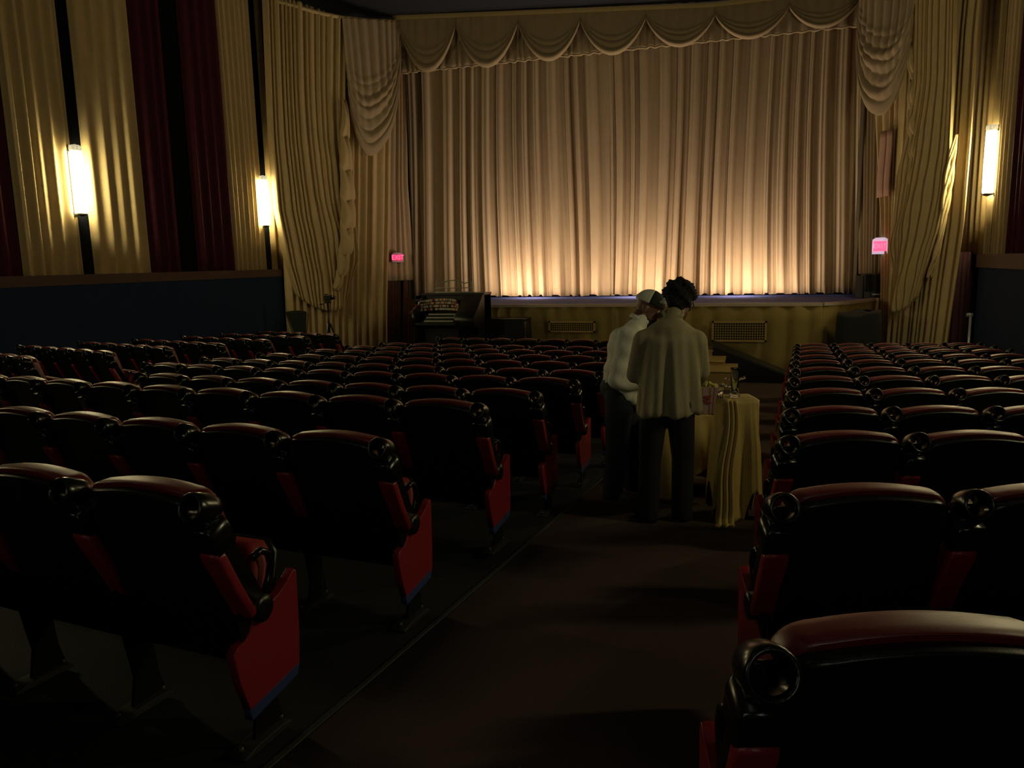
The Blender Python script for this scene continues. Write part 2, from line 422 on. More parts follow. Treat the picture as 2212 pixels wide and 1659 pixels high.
def swag(name, m, A, B, Ab, Bb, sag, parent=None, org=Vector(), depth=.18, nf=4, seed=1, out=Vector((0, -1, 0)), nu=56, nv=70, skew=0.0, thick=.01, pw=1.25):
    """A,B top corners; Ab,Bb lower gathered corners; sag = how far the hem droops under the chord Ab-Bb"""
    r = random.Random(seed); ph = [r.random() for _ in range(nf+3)]
    def P(u, v):
        top = A.lerp(B, u); low = Ab.lerp(Bb, u)
        uu = u + skew*math.sin(PI*u)*.25
        cat = 1 - (2*uu-1)**2
        cat = max(0, cat)**.85
        p = top.lerp(low, v); p.z -= sag*cat*v**pw
        q_ = min(1, max(0, (v-.55)/.45)); w = q_*nf
        fr = w - math.floor(w)
        rip = (abs(math.sin(PI*fr))**.8)*(.3+.7*q_)*min(1, q_*5) * (.5 + .5*cat)
        vert = .35*math.sin(u*PI*13+ph[0]*6+2*math.sin(u*6))*max(0, 1-v)*(.3+.7*math.sin(PI*u))
        p += out*(depth*(.25*v + .5*rip*.6 + .25*cat*v) + depth*.25*vert + .03)
        return p - org
    b = MB(); b.grid(P, nu, nv); return b.obj(name, m, parent, thick=thick)
cus = [865, 987, 1121, 1255, 1396, 1545, 1703, 1855]
cy = [100, 69, 52, 40, 27, 17, 5, -5]
boty = [160, 150, 136, 123, 106, 89, 66]
org = Vector((0, YV, 4.66))
xs = [on_y(px, 60, YV-.1).x for px in cus]
for i in range(7):
    A = Vector((xs[i], YV-.08, vtop(xs[i]))); B = Vector((xs[i+1], YV-.08, vtop(xs[i+1])))
    za, zb = A.z-.22, B.z-.22
    zl = on_y((cus[i]+cus[i+1])/2-8, boty[i], YV-.1).z
    swag('swag', M_VAL, A, B, Vector((A.x, A.y, za)), Vector((B.x, B.y, zb)), (za+zb)/2-zl, va, org, depth=.26, nf=3, seed=i, pw=1.1)

# ------------------------------------------------------------------ side drapes
def plane_of(a, c):
    d = Vector((c[0]-a[0], c[1]-a[1], 0)).normalized(); return Vector((a[0], a[1], 0)), Vector((d.y, -d.x, 0))
def px_edge(pts, p0, n, off=0.0):
    """polyline of picture points -> plan position on a vertical plane as a function of height"""
    P = [on_plane(x, y, p0 + n*off, n) for x, y in pts]; P.sort(key=lambda q: q.z)
    def f(z):
        if z <= P[0].z: q = P[0] + (P[0]-P[1])*((P[0].z - z)/max(1e-6, P[1].z-P[0].z)) if abs(P[1].z-P[0].z) > 1e-6 else P[0]; return (q.x, q.y)
        for a, c in zip(P, P[1:]):
            if z <= c.z:
                t = (z-a.z)/max(1e-6, c.z-a.z); t = t; q = a.lerp(c, t); return (q.x, q.y)
        q = P[-1]; return (q.x, q.y)
    return f
lp, ln = plane_of((-10.25, 15.3), (-8.75, 18.1))
if ln.y > 0: ln = -ln
rp, rn = plane_of((2.15, 18.0), (3.45, 15.0))
if rn.y > 0: rn = -rn
def zpx(px, py, p0, n): return on_plane(px, py, p0, n).z

# left: plain pleated full-height drape behind, rose tinted by the footlights
pl = Pleats(3.3, .22, .4, 11, 1.0, .5)
o = drape('side_drape', M_GOLD, px_edge([(612, 560), (618, 690), (622, 745), (600, 200)], lp, ln), px_edge([(838, 200), (836, 450), (832, 640), (832, 745)], lp, ln), -2.35, 5.6, pl, .13, 260, 30, nrm=ln, wob=1.0)
tag(o, 'plain pleated gold drape to the left of the organ, hanging to the floor', 'curtain')
def pp(px, py, p0, n, off): return on_plane(px, py, p0 + n*off, n)
def gathered(Lp, Rp, ytop0, ybot, p0, n, off, label, w, seed, sag, pull, flip=False, amp=.14):
    """tall cloth whose hem is swept up into a deep loop at one side"""
    Lf, Rf = px_edge(Lp, p0, n, off), px_edge(Rp, p0, n, off)
    ytop, dtop = ytop0 if isinstance(ytop0, tuple) else (ytop0, 0)
    za, zb = pp((Lp[0][0]+Rp[0][0])/2, ytop, p0, n, off).z, pp((Lp[-1][0]+Rp[-1][0])/2, ybot, p0, n, off).z + sag
    pl = Pleats(Vector(Lf(za)).to_3d().lerp(Vector(Rf(za)).to_3d(), 0).length*0 + (Vector(Lf(za)) - Vector(Rf(za))).length*1.5, w, .65, seed, .9, .6)
    def P(u, v):
        z = za + dtop*(u-.5)*(1-v)**2 + (zb - za)*v
        a, c = Vector((*Lf(z), z)), Vector((*Rf(z), z))
        k = (1-u) if flip else u
        ue = u + (-1 if flip else 1)*pull*math.sin(PI*u)*v*v
        p = a.lerp(c, ue) + n*(amp*pl(u*pl.L)*(1-.3*v) + off)*1.0 - n*off
        p.z -= sag*max(0, math.sin(PI*u))**.7*v**3.5
        f = max(0, v-.35)/.65
        p += n*(.09*max(0, math.sin((v*8 - k*2.4)*PI))*f*(max(0, k)**.6) + .12*f*math.sin(PI*u))
        return p
    b = MB(); b.grid(P, 300, 110)
    return tag(b.obj('side_drape', M_GOLD, thick=.012), label, 'curtain')
gathered([(562, -60), (566, 0), (578, 300), (590, 450), (612, 560), (632, 620)], [(752, -60), (745, 40), (742, 200), (744, 300), (754, 420), (768, 500), (768, 560), (752, 620)],
         (12, -.22), 672, lp, ln, .14, 'tall gathered gold drape left of the stage, swept up at its hem', .23, 12, .45, .10)
b = MB(); b.tube([on_plane(x, y, lp+ln*.22, ln) for x, y in ((600, 3), (640, 14), (690, 28), (740, 38), (800, 44), (866, 47))], .045, 8)
tag(b.obj('curtain_pelmet_roll', M_GOLD), 'ruched gold heading along the top of the left drapes', 'curtain heading')
# left: big swag
def bigswag(tl, tr, bl, br, bot, p0, n, label, off=.26, nf=7, seed=1, m=M_VAL):
    A, B, Ab, Bb = (pp(*q, p0, n, off) for q in (tl, tr, bl, br)); Z = pp(*bot, p0, n, off)
    r = random.Random(seed); ph = r.random()*6; sag = Ab.lerp(Bb, .5).z - Z.z
    def P(u, v):
        t = abs(2*u-1); cat = max(0, 1 - t**2.6)**.75
        p = A.lerp(B, u).lerp(Ab.lerp(Bb, u), v); p.z -= sag*cat*v**1.05
        q = min(1, max(0, (v-.42)/.58)); w = q**.9*nf; fr = w - math.floor(w)
        rip = abs(math.sin(PI*fr))**.7*(.4+.6*cat)*min(1, q*4)
        vert = (.5+.5*math.sin(u*PI*17+ph + 2.2*math.sin(u*7) + (v*2-1)*(u-.5)*4))*(1-q)**1.5
        return p + n*(.085*rip*(.7+.3*math.sin(w*2.3+u*3)) + .09*vert*(.3+.7*math.sin(PI*u)) + .10*v*cat + .06*q)
    b = MB(); b.grid(P, 110, 150); return tag(b.obj('swag_drape', m, thick=.01), label, 'curtain')
bigswag((738, 38), (864, 48), (752, 235), (862, 110), (812, 322), lp, ln, 'deep gold swag hanging left of the valance')
# cascading jabot edges: a stack of folds
def jabot(pts, widths, p0, n, label, side=1, off=.3, nf=6, m=M_GOLD):
    P0 = [pp(x, y, p0, n, off) for x, y in pts]
    h = Vector((-n.y, n.x, 0)); h = h if h.x > 0 else -h
    def P(u, v):
        k = v*(len(P0)-1); i = min(int(k), len(P0)-2); p = P0[i].lerp(P0[i+1], k-i)
        w = widths[0] + (widths[1]-widths[0])*math.sin(PI*v)
        fr = v*nf - math.floor(v*nf)
        droop = .55*w*(1 - (2*u-1)**2)*(.5+.5*v)
        edge = .25*w*(fr)*(u if side > 0 else 1-u)
        return p + h*((u-.5)*w + edge*side) + n*(.16*abs(math.sin(PI*fr))**.7*(.3+.7*math.sin(PI*u)) + .03*math.sin(u*9)) - Vector((0, 0, droop + .10*(u if side > 0 else 1-u)*fr))
    b = MB(); b.grid(P, 16, 120); return tag(b.obj('jabot', m, thick=.012), label, 'curtain')
jabot([(742, 215), (742, 300), (745, 380), (748, 450), (745, 520), (735, 580), (722, 620)], (.10, .34), lp, ln, 'cascading folded jabot on the inner edge of the left drape', 1, .34, 7)
# left: beige leg curtain above the exit door, tied short, and maroon cloth below
pl = Pleats(.9, .13, .5, 15, 1.0, .6)
o = drape('door_curtain', M_CURT, px_edge([(838, 150), (828, 560), (828, 605)], lp, ln, -.12), px_edge([(875, 150), (880, 400), (897, 605)], lp, ln, -.12), zpx(860, 606, lp-ln*.12, ln), 5.0, pl, .1, 120, 20, nrm=ln, wob=1)
tag(o, 'short beige curtain hanging behind the left exit sign', 'curtain')
pl = Pleats(.9, .1, .5, 16, 1.0, .6)
o = drape('door_curtain', mat('dark_rose_cloth', (.13, .055, .03), .85), px_edge([(832, 590), (834, 740)], lp, ln, -.2), px_edge([(862, 590), (864, 740)], lp, ln, -.2), -2.35, zpx(860, 590, lp-ln*.2, ln), pl, .06, 60, 6, nrm=ln)
tag(o, 'dark rose cloth under the short curtain, left half', 'curtain')
o = drape('door_curtain', mat('dark_rose_cloth', (.13, .055, .03), .85), px_edge([(870, 590), (868, 740)], lp, ln, -.2), px_edge([(897, 590), (895, 740)], lp, ln, -.2), -2.35, zpx(860, 590, lp-ln*.2, ln), pl, .06, 60, 6, nrm=ln)
tag(o, 'dark rose cloth beside the organ console, right half', 'curtain')
o = drape('door_curtain', M_MAR, px_edge([(855, 590), (857, 740)], lp, ln, -.3), px_edge([(876, 590), (875, 740)], lp, ln, -.3), -2.35, zpx(860, 590, lp-ln*.3, ln), pl, .04, 30, 6, nrm=ln)
tag(o, 'maroon cloth in the gap under the left exit sign', 'curtain')

# right: inner beige drape, swag, jabot and great outer drape
pl = Pleats(.6, .12, .5, 17, 1.0, .6)
o = drape('side_drape', M_GOLD, px_edge([(1892, 240), (1908, 500), (1908, 740)], rp, rn, -.06), px_edge([(1965, 240), (1945, 500), (1930, 740)], rp, rn, -.06), -2.35, 5.2, pl, .1, 90, 20, nrm=rn, wob=1)
tag(o, 'narrow gold drape right of the right exit sign, hanging to the floor', 'curtain')
pl = Pleats(2.0, .2, .5, 18, .9, .6)
Lr = px_edge([(1985, -80), (1985, 60), (1975, 300), (1955, 480), (1935, 600), (1925, 735)], rp, rn, .1)
Rr = px_edge([(2140, -80), (2125, 60), (2110, 300), (2095, 480), (2075, 620), (2058, 735)], rp, rn, .1)
o = drape('side_drape', M_GOLD, Lr, Rr, -2.35, 5.9, pl, .15, 200, 40, nrm=rn, wob=1.0)
tag(o, 'tall gold drape right of the stage, lit by the wall lamp', 'curtain')
bigswag((1856, -70), (1988, -90), (1860, 70), (1975, 100), (1916, 243), rp, rn, 'deep gold swag hanging right of the valance', seed=5, off=.4)
jabot([(1978, 85), (1982, 180), (1980, 260), (1985, 330), (1978, 400)], (.06, .16), rp, rn, 'narrow cascading jabot beside the right swag', -1, .34, 5)
gathered([(1982, -70), (1984, 0), (1980, 180), (1962, 300), (1942, 420), (1934, 520), (1940, 600)], [(2078, -70), (2072, 0), (2066, 200), (2060, 320), (2048, 420), (2030, 500), (1998, 600)],
         -60, 674, rp, rn, .34, 'long gold drape swept into a deep loop, right of the stage', .16, 31, .35, .08, flip=True)
P_ = [pp(x, y, rp, rn, .40) for x, y in ((2066, 290), (2056, 340), (2048, 400), (2041, 455), (2032, 510), (2020, 560), (2008, 600))]
b = MB()
for k in range(4):
    pts = []
    for i in range(49):
        t_ = i/48*(len(P_)-1); i0 = min(int(t_), len(P_)-2); p_ = P_[i0].lerp(P_[i0+1], t_-i0)
        r_ = .012 + .035*math.sin(PI*min(1, i/30))*(1 if i < 15 else 1) + .03*max(0, (i-24)/24); a_ = 2*PI*k/4 + i*.20
        pts.append(p_ + Vector((math.cos(a_)*r_, 0, 0)) + rn*(math.sin(a_)*r_*.6))
    b.tube(pts, [.016 + .012*math.sin(PI*i/48) for i in range(49)], 8)
tag(b.obj('tie_back', M_GOLD), 'twisted gold tie-back hanging on the right drape, catching the lamp light', 'curtain tie')
# rose flat panels behind the right exit sign
q = [pp(1893, 288, rp, rn, .14), pp(1932, 422, rp, rn, .14)]
t = thing('rose_banner', 'flat rose cloth panel above the right exit sign', 'cloth panel', q[0].lerp(q[1], .5))
h = Vector((-rn.y, rn.x, 0)); h = h if h.x > 0 else -h
for (a, c) in ((-.23, -.015), (.0, .20)):
    o0 = MB(); z0, z1 = q[1].z - t.location.z, q[0].z - t.location.z
    o0.grid(lambda u, v, a=a, c=c: h*(a+(c-a)*u) + rn*(.01*math.sin(v*6)+.02*math.sin(u*PI)) + Vector((0, 0, z0+(z1-z0)*v)), 8, 8)
    o0.obj('cloth_leaf', M_PINK, t, thick=.01)
pl = Pleats(1.2, .16, .5, 19, 1.0, .6)
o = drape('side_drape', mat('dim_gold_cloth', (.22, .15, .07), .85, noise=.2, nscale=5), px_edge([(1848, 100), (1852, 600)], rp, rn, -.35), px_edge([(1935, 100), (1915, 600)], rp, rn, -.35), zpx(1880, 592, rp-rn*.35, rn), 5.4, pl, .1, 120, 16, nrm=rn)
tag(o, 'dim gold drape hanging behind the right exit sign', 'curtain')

# ------------------------------------------------------------------ exit signs
def exit_sign(px, py, p0, n, off, wd, ht, label, bright):
    p = pp(px, py, p0, n, off); ang = math.atan2(-n.x, n.y) + PI
    t = thing('exit_sign', label, 'exit sign', p, math.atan2(n.x, -n.y)*.4 + YAW*.6, 'lit exit signs')
    out = [(-wd/2, -ht/2), (wd/2, -ht/2), (wd/2, ht/2-.04), (wd*.3, ht/2), (-wd*.3, ht/2), (-wd/2, ht/2-.04)]
    MB().prism(out, 0, .12, lambda a, c, q: (a, q, c), .01).obj('housing', mat('sign_housing_bright' if bright else 'sign_housing', (.7, .7, .8) if bright else (.35, .35, .42), .5, emit=(.75, .75, 1), estr=.45 if bright else .0), t)
    f = mat('sign_face_bright' if bright else 'sign_face', (.5, .02, .05), .4, emit=(1, .10, .22), estr=1.5 if bright else .35)
    MB().box((-wd*.42, -.006, -ht*.32), (wd*.42, .01, ht*.28)).obj('face', f, t)
    cu = bpy.data.curves.new('exit_text', 'FONT'); cu.body = 'EXIT'; cu.size = ht*.62 if not bright else ht*.36; cu.align_x = 'CENTER'; cu.align_y = 'CENTER'; cu.extrude = .004
    cu.materials.append(mat('sign_letters_bright' if bright else 'sign_letters', (.9, .1, .2), .4, emit=(1, .28, .40) if bright else (1, .05, .16), estr=1.0 if bright else 3.0))
    to = bpy.data.objects.new('tmp_text', cu); C.objects.link(to); dg = bpy.context.evaluated_depsgraph_get(); tm = bpy.data.meshes.new_from_object(to.evaluated_get(dg)); bpy.data.objects.remove(to); o = bpy.data.objects.new('lettering', tm); C.objects.link(o); o.parent = t; o.location = (0, -.012, -ht*.02); o.rotation_euler = (PI/2, 0, 0); o.scale = (min(1, 1), 1.1, 1)
    MB().tube([(0, .06, -ht/2), (0, .06, -ht/2-.04)], .012, 8).obj('mount_stub', M_STEEL, t)
    d = lamp('exit_glow', 'POINT', p + n*.12, 1.2 if bright else .7, (1, .15, .25)); d.data.shadow_soft_size = .1
exit_sign(859, 556, lp, ln, .12, .30, .25, 'red lit exit sign in front of the short beige curtain on the left', False)
exit_sign(1901, 531, rp, rn, .1, .29, .33, 'bright pink lit exit sign at the right of the stage', True)

# ------------------------------------------------------------------ seats
def seat_outline(hw, z0, z1, r, n=7, crown=.012):
    pts = [(-hw*.96, z0), (hw*.96, z0), (hw, z0+.3)]
    zt = z1 - crown
    arc = [(hw - r + r*math.cos(PI/2*k/n), zt - r + r*math.sin(PI/2*k/n)) for k in range(n)]
    top = [((hw-r)*(1-k/6), z1 - crown*((1-k/6)**2)) for k in range(0, 7)]
    right = arc + top
    pts += right + [(-x, z) for x, z in reversed(right[:-1])]
    pts.append((-hw, z0+.3))
    return pts
LEAN = .2/.68
def lean(z): return .2 - LEAN*(z-.3) + .005
HW = .236
def plate(outl, ys, insets, m):
    """stack of rings through the thickness; each ring is the outline pulled in by its inset"""
    cx = 0; cz = sum(p[1] for p in outl)/len(outl)
    rs = []
    for y, k in zip(ys, insets):
        r = []
        for (x, z) in outl:
            xx = x*(1-k/HW); zz = z - (z-cz)*(k/.34)
            r.append(Vector((xx, lean(zz)+y, zz)))
        rs.append(r)
    return MB().rings(rs)
out = seat_outline(HW, .23, .866, .06, crown=.016)
me_shell = plate(out, (-.045, -.043, -.036, -.02, .01), (.040, .024, .010, .0, 0), None).mesh('back_shell', M_BLK)
out2 = seat_outline(HW+.003, .34, .884, .062, crown=.016)
me_cush = plate(out2, (-.012, -.004, .02, .05, .07, .08, .083), (.022, .005, 0, .0, .012, .03, .05), None).mesh('back_cushion', M_REDT)
def rbox(lo, hi, r=.02):
    x0, y0, z0 = lo; x1, y1, z1 = hi
    return x0, y0, z0, x1, y1, z1, r
b = MB()
o_ = [(-.22, -.16), (.22, -.16), (.235, -.12), (.235, .17), (.2, .21), (-.2, .21), (-.235, .17), (-.235, -.12)]
def fold(a, c, t): # seat cushion folded up
    R = Matrix.Rotation(math.radians(-12), 3, 'X'); v = R @ Vector((a, t, c)); return v + Vector((0, .25, .42))
b.prism(o_, -.05, .05, fold, .02); me_seat = b.mesh('seat_cushion', M_REDF)
b = MB(); b.prism(o_, .052, .075, fold, .008); me_pan = b.mesh('seat_pan', M_BLK)
# armrest folded up: pivot at (.30,.50), cup ring near (0,.90)
PV, RG = Vector((0, .19, .45)), Vector((0, .0, .838))
ad = (RG-PV).normalized(); an = Vector((0, -ad.z, ad.y))   # an points to the rear
b = MB()
def armf(a, c, t): return PV + ad*c + an*t + Vector((a, 0, 0))
L_a = (RG-PV).length
b.prism([(-.024, -.04), (.024, -.04), (.026, L_a-.08), (.03, L_a-.03), (-.03, L_a-.03), (-.026, L_a-.08)], -.03, .03, armf, .006)
b.lathe([(.02, -.034), (.045, -.03), (.045, .03), (.02, .034)], fn=lambda x, y, z: PV + Vector((z, x, y)), seg=16)
me_arm = b.mesh('armrest', M_BLK)
b = MB(); b.prism([(-.034, .02), (.034, .02), (.036, .15), (.038, L_a-.155), (.034, L_a-.135), (-.034, L_a-.135), (-.038, L_a-.155), (-.036, .15)], .028, .062, armf, .010); me_pad = b.mesh('armrest_pad', M_RED)
# ring: hollow cup holder, axis along an
b = MB(); S = 24
rax = Vector((0, -.95, .31)); rup = Vector((0, .31, .95))
def ringf(r, th, t): return RG + Vector((1, 0, 0))*r*math.cos(th) + rup*(r*math.sin(th)) + rax*t
prof = [(r*.87, t*.8) for r, t in [(.036, .05), (.040, .062), (.047, .066), (.052, .058), (.054, .03), (.052, -.02), (.046, -.05), (.038, -.056), (.034, -.05), (.034, .02), (.036, .05)]]
b.rings([[ringf(r, 2*PI*k/S, t) for k in range(S)] for r, t in prof], cap0=False, cap1=False)
b.tube([RG - rax*.045 + Vector((.036, 0, 0)), RG - rax*.05 - Vector((.036, 0, 0))], .006, 6)
b.tube([RG - rax*.045 + rup*.036, RG - rax*.05 - rup*.036], .006, 6)
b.prism([(-.042, L_a-.14), (.042, L_a-.14), (.046, L_a-.075), (.036, L_a-.045), (-.036, L_a-.045), (-.046, L_a-.075)], -.03, .055, armf, .010)
me_ring = b.mesh('cup_holder', M_BLKG)
# standard and foot
b = MB(); b.prism([(.18, .02), (.32, .02), (.30, .10), (.27, .40), (.23, .48), (.17, .48), (.15, .42), (.20, .12)], -.006, .006, lambda y, z, t: (t, y-.05, z), .002); me_std = b.mesh('standard', M_BLKS)
b = MB(); b.prism([(.05, 0), (.28, 0), (.28, .010), (.24, .022), (.12, .022), (.05, .010)], -.035, .035, lambda y, z, t: (t, y, z), .004)
for y in (.07, .26): b.lathe([(.012, .01), (.012, .028), (.007, .034)], (0, y, 0), 8)
me_foot = b.mesh('foot', M_STEEL)
# aisle end panel
PO = [(.225, .165), (.475, .20), (.485, .30), (.49, .530), (.478, .542), (.44, .515), (.40, .49), (.35, .475), (.30, .465), (.265, .448), (.25, .42), (.225, .40), (.19, .395), (.172, .375), (.19, .27)]
b = MB(); b.prism(PO, -.014, .020, lambda y, z, t: (t, y, z), .005); me_panel = b.mesh('end_panel', M_RED)
b = MB(); b.prism([(.23, .125), (.465, .165), (.475, .20), (.225, .165)], -.012, .018, lambda y, z, t: (t, y, z), .003); me_kick = b.mesh('kick_strip', M_BLUE)
b = MB(); b.tube([(0, .24, .47), (0, .27, .51), (0, .285, .56), (0, .275, .60), (0, .24, .62), (0, .20, .61)], .013, 8, 1); me_loop = b.mesh('arm_bracket', M_BLKG)

def mobj(name, me, parent):
    o = bpy.data.objects.new(name, me); C.objects.link(o); o.parent = parent; return o
def build_seat():
    t = thing('cinema_seat', 'x', 'cinema seat')
    mobj('back_shell', me_shell, t); mobj('back_cushion', me_cush, t)
    s = mobj('seat_cushion', me_seat, t); mobj('seat_pan', me_pan, s)
    a = mobj('armrest', me_arm, t); mobj('armrest_pad', me_pad, a); mobj('cup_holder', me_ring, a); a.location.x = .275
    s = mobj('standard', me_std, t); s.location.x = .275; mobj('foot', me_foot, s)
    return t
SEAT0 = build_seat(); used0 = [False]
def add_left_arm(t, flip=False):
    a = mobj('armrest', me_arm, t); mobj('armrest_pad', me_pad, a); mobj('cup_holder', me_ring, a); a.location.x = -.275
    s = mobj('standard', me_std, t); s.location.x = -.275; mobj('foot', me_foot, s)
def add_panel(t, side):
    p = mobj('end_panel', me_panel, t); p.location = (side*.268, -.11, -.03)
    if side < 0: p.rotation_euler = (0, 0, 0)
    k = mobj('kick_strip', me_kick, p); br = mobj('arm_bracket', me_loop, t); br.location.x = side*.262
ORD = ['first', 'second', 'third', 'fourth', 'fifth', 'sixth', 'seventh', 'eighth', 'ninth', 'tenth', 'eleventh', 'twelfth', 'thirteenth']
NSEAT = [0]
def put_seat(x, y, rz, dz, label, group, left_end=0, right_end=0):
    if not used0[0]: t = SEAT0; used0[0] = True
    else: t = copy_tree(SEAT0)
    t.location = (x, y, zfloor(y)+dz); t.rotation_euler = (0, 0, rz + math.radians(random.uniform(-1.2, 1.2)))
    t['label'] = label; t['group'] = group; NSEAT[0] += 1
    return t
rows_made = []
# right block: rows turned to face the stage centre
R_Y = [1.20, 2.28, 3.40, 4.36, 5.42, 6.48, 7.52, 8.60, 9.55, 10.6, 11.5, 12.4]
R_N = [3, 4, 5, 6, 6, 6, 6, 6, 6, 5, 5, 5]
aR = math.radians(17.5)
for i, (y0, n) in enumerate(zip(R_Y, R_N)):
    x0 = -.04 + .055*y0
    if i == 11: x0 += 0
    for k in range(n):
        s = .56*(k+.5); x = x0 + s*math.cos(aR); y = y0 + s*math.sin(aR)
        if x > XR-.50: continue
        rows_made.append(('R', i, k, n, x, y, aR, 0.0))
# centre block: slightly bowed rows
CROW = [(.72, 3, 0), (1.78, 5, 0), (2.82, 7, 0), (3.88, 9, .03), (4.85, 7, .0), (5.8, 9, .0), (6.65, 9, 0), (7.65, 9, 0), (8.7, 9, 0), (9.7, 9, 0), (10.75, 9, 0), (12.9, 9, 0)]
for i, (y0, n, dz) in enumerate(CROW):
    xe = -1.61 + .05*y0; x, y = xe, y0
    for k in range(n):
        D = xe - x; sl = .10 + .028*D; a = math.atan(sl); x -= .27*math.cos(a); y += .27*math.sin(a)
        rows_made.append(('C', i, k, n, x, y, -a, dz)); x -= .27*math.cos(a); y += .27*math.sin(a)
# left block: rows angled the other way
LROW = [(-7.3, 4.9, 24.0, 5), (-7.3, 6.05, 24.0, 5), (-7.36, 7.14, 21.9, 5), (-7.5, 8.25, 22.2, 5), (-7.5, 9.3, 22.5, 5), (-7.6, 10.55, 22.8, 5), (-7.75, 11.9, 21.4, 5), (-7.85, 13.1, 23.6, 5)]
for i, (x0, y0, a, n) in enumerate(LROW):
    a = math.radians(a)
    for k in range(n):
        x = x0 - .54*k*math.cos(a); y = y0 + .54*k*math.sin(a)
        if x < XL+.55: continue
        rows_made.append(('L', i, k, n, x, y, -a, .08))
BN = {'R': 'right', 'C': 'centre', 'L': 'left'}
for (bk, i, k, n, x, y, rz, dz) in rows_made:
    if bk == 'R': lab = 'black-backed red cinema seat, right block, %s row from the camera, %s from its aisle' % (ORD[i], ORD[k])
    elif bk == 'C': lab = 'black-backed red cinema seat, centre block, %s row from the camera, %s from right end' % (ORD[i], ORD[k])
    else: lab = 'black-backed red cinema seat, left block, %s row from the camera, %s from its aisle' % (ORD[i], ORD[k])
    t = put_seat(x, y, rz, dz, lab, 'red cinema seats of the %s block' % BN[bk])
    t['_end'] = 0
    if bk == 'R' and k == 0: t['_end'] = -1
    if bk in 'CL' and k == 0: t['_end'] = 1
    if bk == 'C' and k == n-1: t['_end'] = -2
    if bk == 'L' and k == n-1: t['_end'] = -3
for t in [o for o in list(C.objects) if '_end' in o]:
    e = t['_end']; del t['_end']
    if e == -1: add_left_arm(t); add_panel(t, -1)
    elif e == 1: add_panel(t, 1)
    elif e == -2: add_left_arm(t); add_panel(t, -1)
    elif e == -3: add_left_arm(t)
# ------------------------------------------------------------------ organ console
def oz(px, py, y): return on_y(px, py, y)
OY = 14.3
oa, ob = oz(893, 720, OY), oz(1026, 632, OY); ow = ob.x - oa.x; oh = ob.z - zfloor(OY)
org_ = thing('organ_console', 'black theatre organ console with white keyboards and curved stop rails', 'organ', ((oa.x+ob.x)/2, OY, zfloor(OY)), 0)
w = ow/2
def obx(name, lo, hi, m, par=org_): return MB().box(lo, hi).obj(name, m, par)
MB().prism([(0, 0), (.95, 0), (.95, oh*.97), (.55, oh*.97), (.25, oh*.84), (-.05, oh*.80), (-.05, oh*.62), (.12, oh*.60), (.12, 0)], -w, -w+.06, lambda y, z, t: (t, y, z), .008).obj('side_panel', M_DARKW, org_)
MB().prism([(0, 0), (.95, 0), (.95, oh*.97), (.45, oh*.97), (.05, oh*.78), (-.10, oh*.74), (-.10, oh*.62), (.12, oh*.60), (.12, 0)], w-.42, w, lambda y, z, t: (t, y, z), .008).obj('side_panel', M_DARKW, org_)
obx('rear_case', (-w, .55, 0), (w, .95, oh*.96), M_DARKW)
obx('knee_panel', (-w+.06, .30, 0), (w-.42, .36, oh*.64), M_DARKW)
obx('key_desk', (-w+.06, -.05, oh*.63), (w-.42, .55, oh*.66), M_DARKW)
obx('lid', (-w-.01, .50, oh*.96), (w+.01, .97, oh*.985), M_DARKW)
kw0, kw1 = -w+.24, w-.48
for i in range(3):
    z = oh*.66 + .060*i; y0 = .0 + .12*i
    m = MB().box((kw0, y0, z+.02), (kw1, y0+.14, z+.04)); kb = m.obj('keyboard', M_IVORY, org_)
    m = MB(); n = 34
    for k in range(n):
        if k % 7 in (2, 6): continue
        x = kw0 + (kw1-kw0)*(k+1)/n; m.box((x-.006, y0+.045, z+.04), (x+.006, y0+.14, z+.052))
    m.obj('black_keys', M_BLKG, kb)
    MB().box((kw0-.05, y0-.015, z-.01), (kw1+.05, y0+.15, z+.018)).obj('key_slip', M_DARKW, kb)
cols = [M_IVORY, mat('red_tab', (.35, .03, .03), .4), mat('yellow_tab', (.5, .4, .1), .4)]
for r in range(4):
    rail = MB(); n = 26; R0 = w*.88 - .05*r; zz = oh*.77 + .062*r
    pts = []
    for k in range(n+1):
        th = PI*(1.0 - .93*k/n); pts.append(Vector((-.20 + (R0-.05)*math.cos(th), .46 + .03*r - .38*(1-math.sin(th)), zz + .05*math.sin(th))))
    rail.tube(pts, .03, 6); ro = rail.obj('stop_rail', M_DARKW, org_)
    rr = random.Random(r)
    tabs = {0: MB(), 1: MB(), 2: MB()}
    for k in range(n):
        for q in (.15, .65):
            if rr.random() < .16: continue
            th = PI*(1.0 - .93*(k+q)/n); c = Vector((-.20 + (R0-.05)*math.cos(th), .46 + .03*r - .38*(1-math.sin(th)), zz + .05*math.sin(th)))
            if c.x > w-.45: continue
            kk = 0 if rr.random() < .7 else (1 if rr.random() < .7 else 2)
            tabs[kk].box(c + Vector((-.011, -.05, -.016)), c + Vector((.011, -.03, .03)))
    for kk in range(3): tabs[kk].obj('stop_tabs', cols[kk], ro)['kind'] = 'stuff'
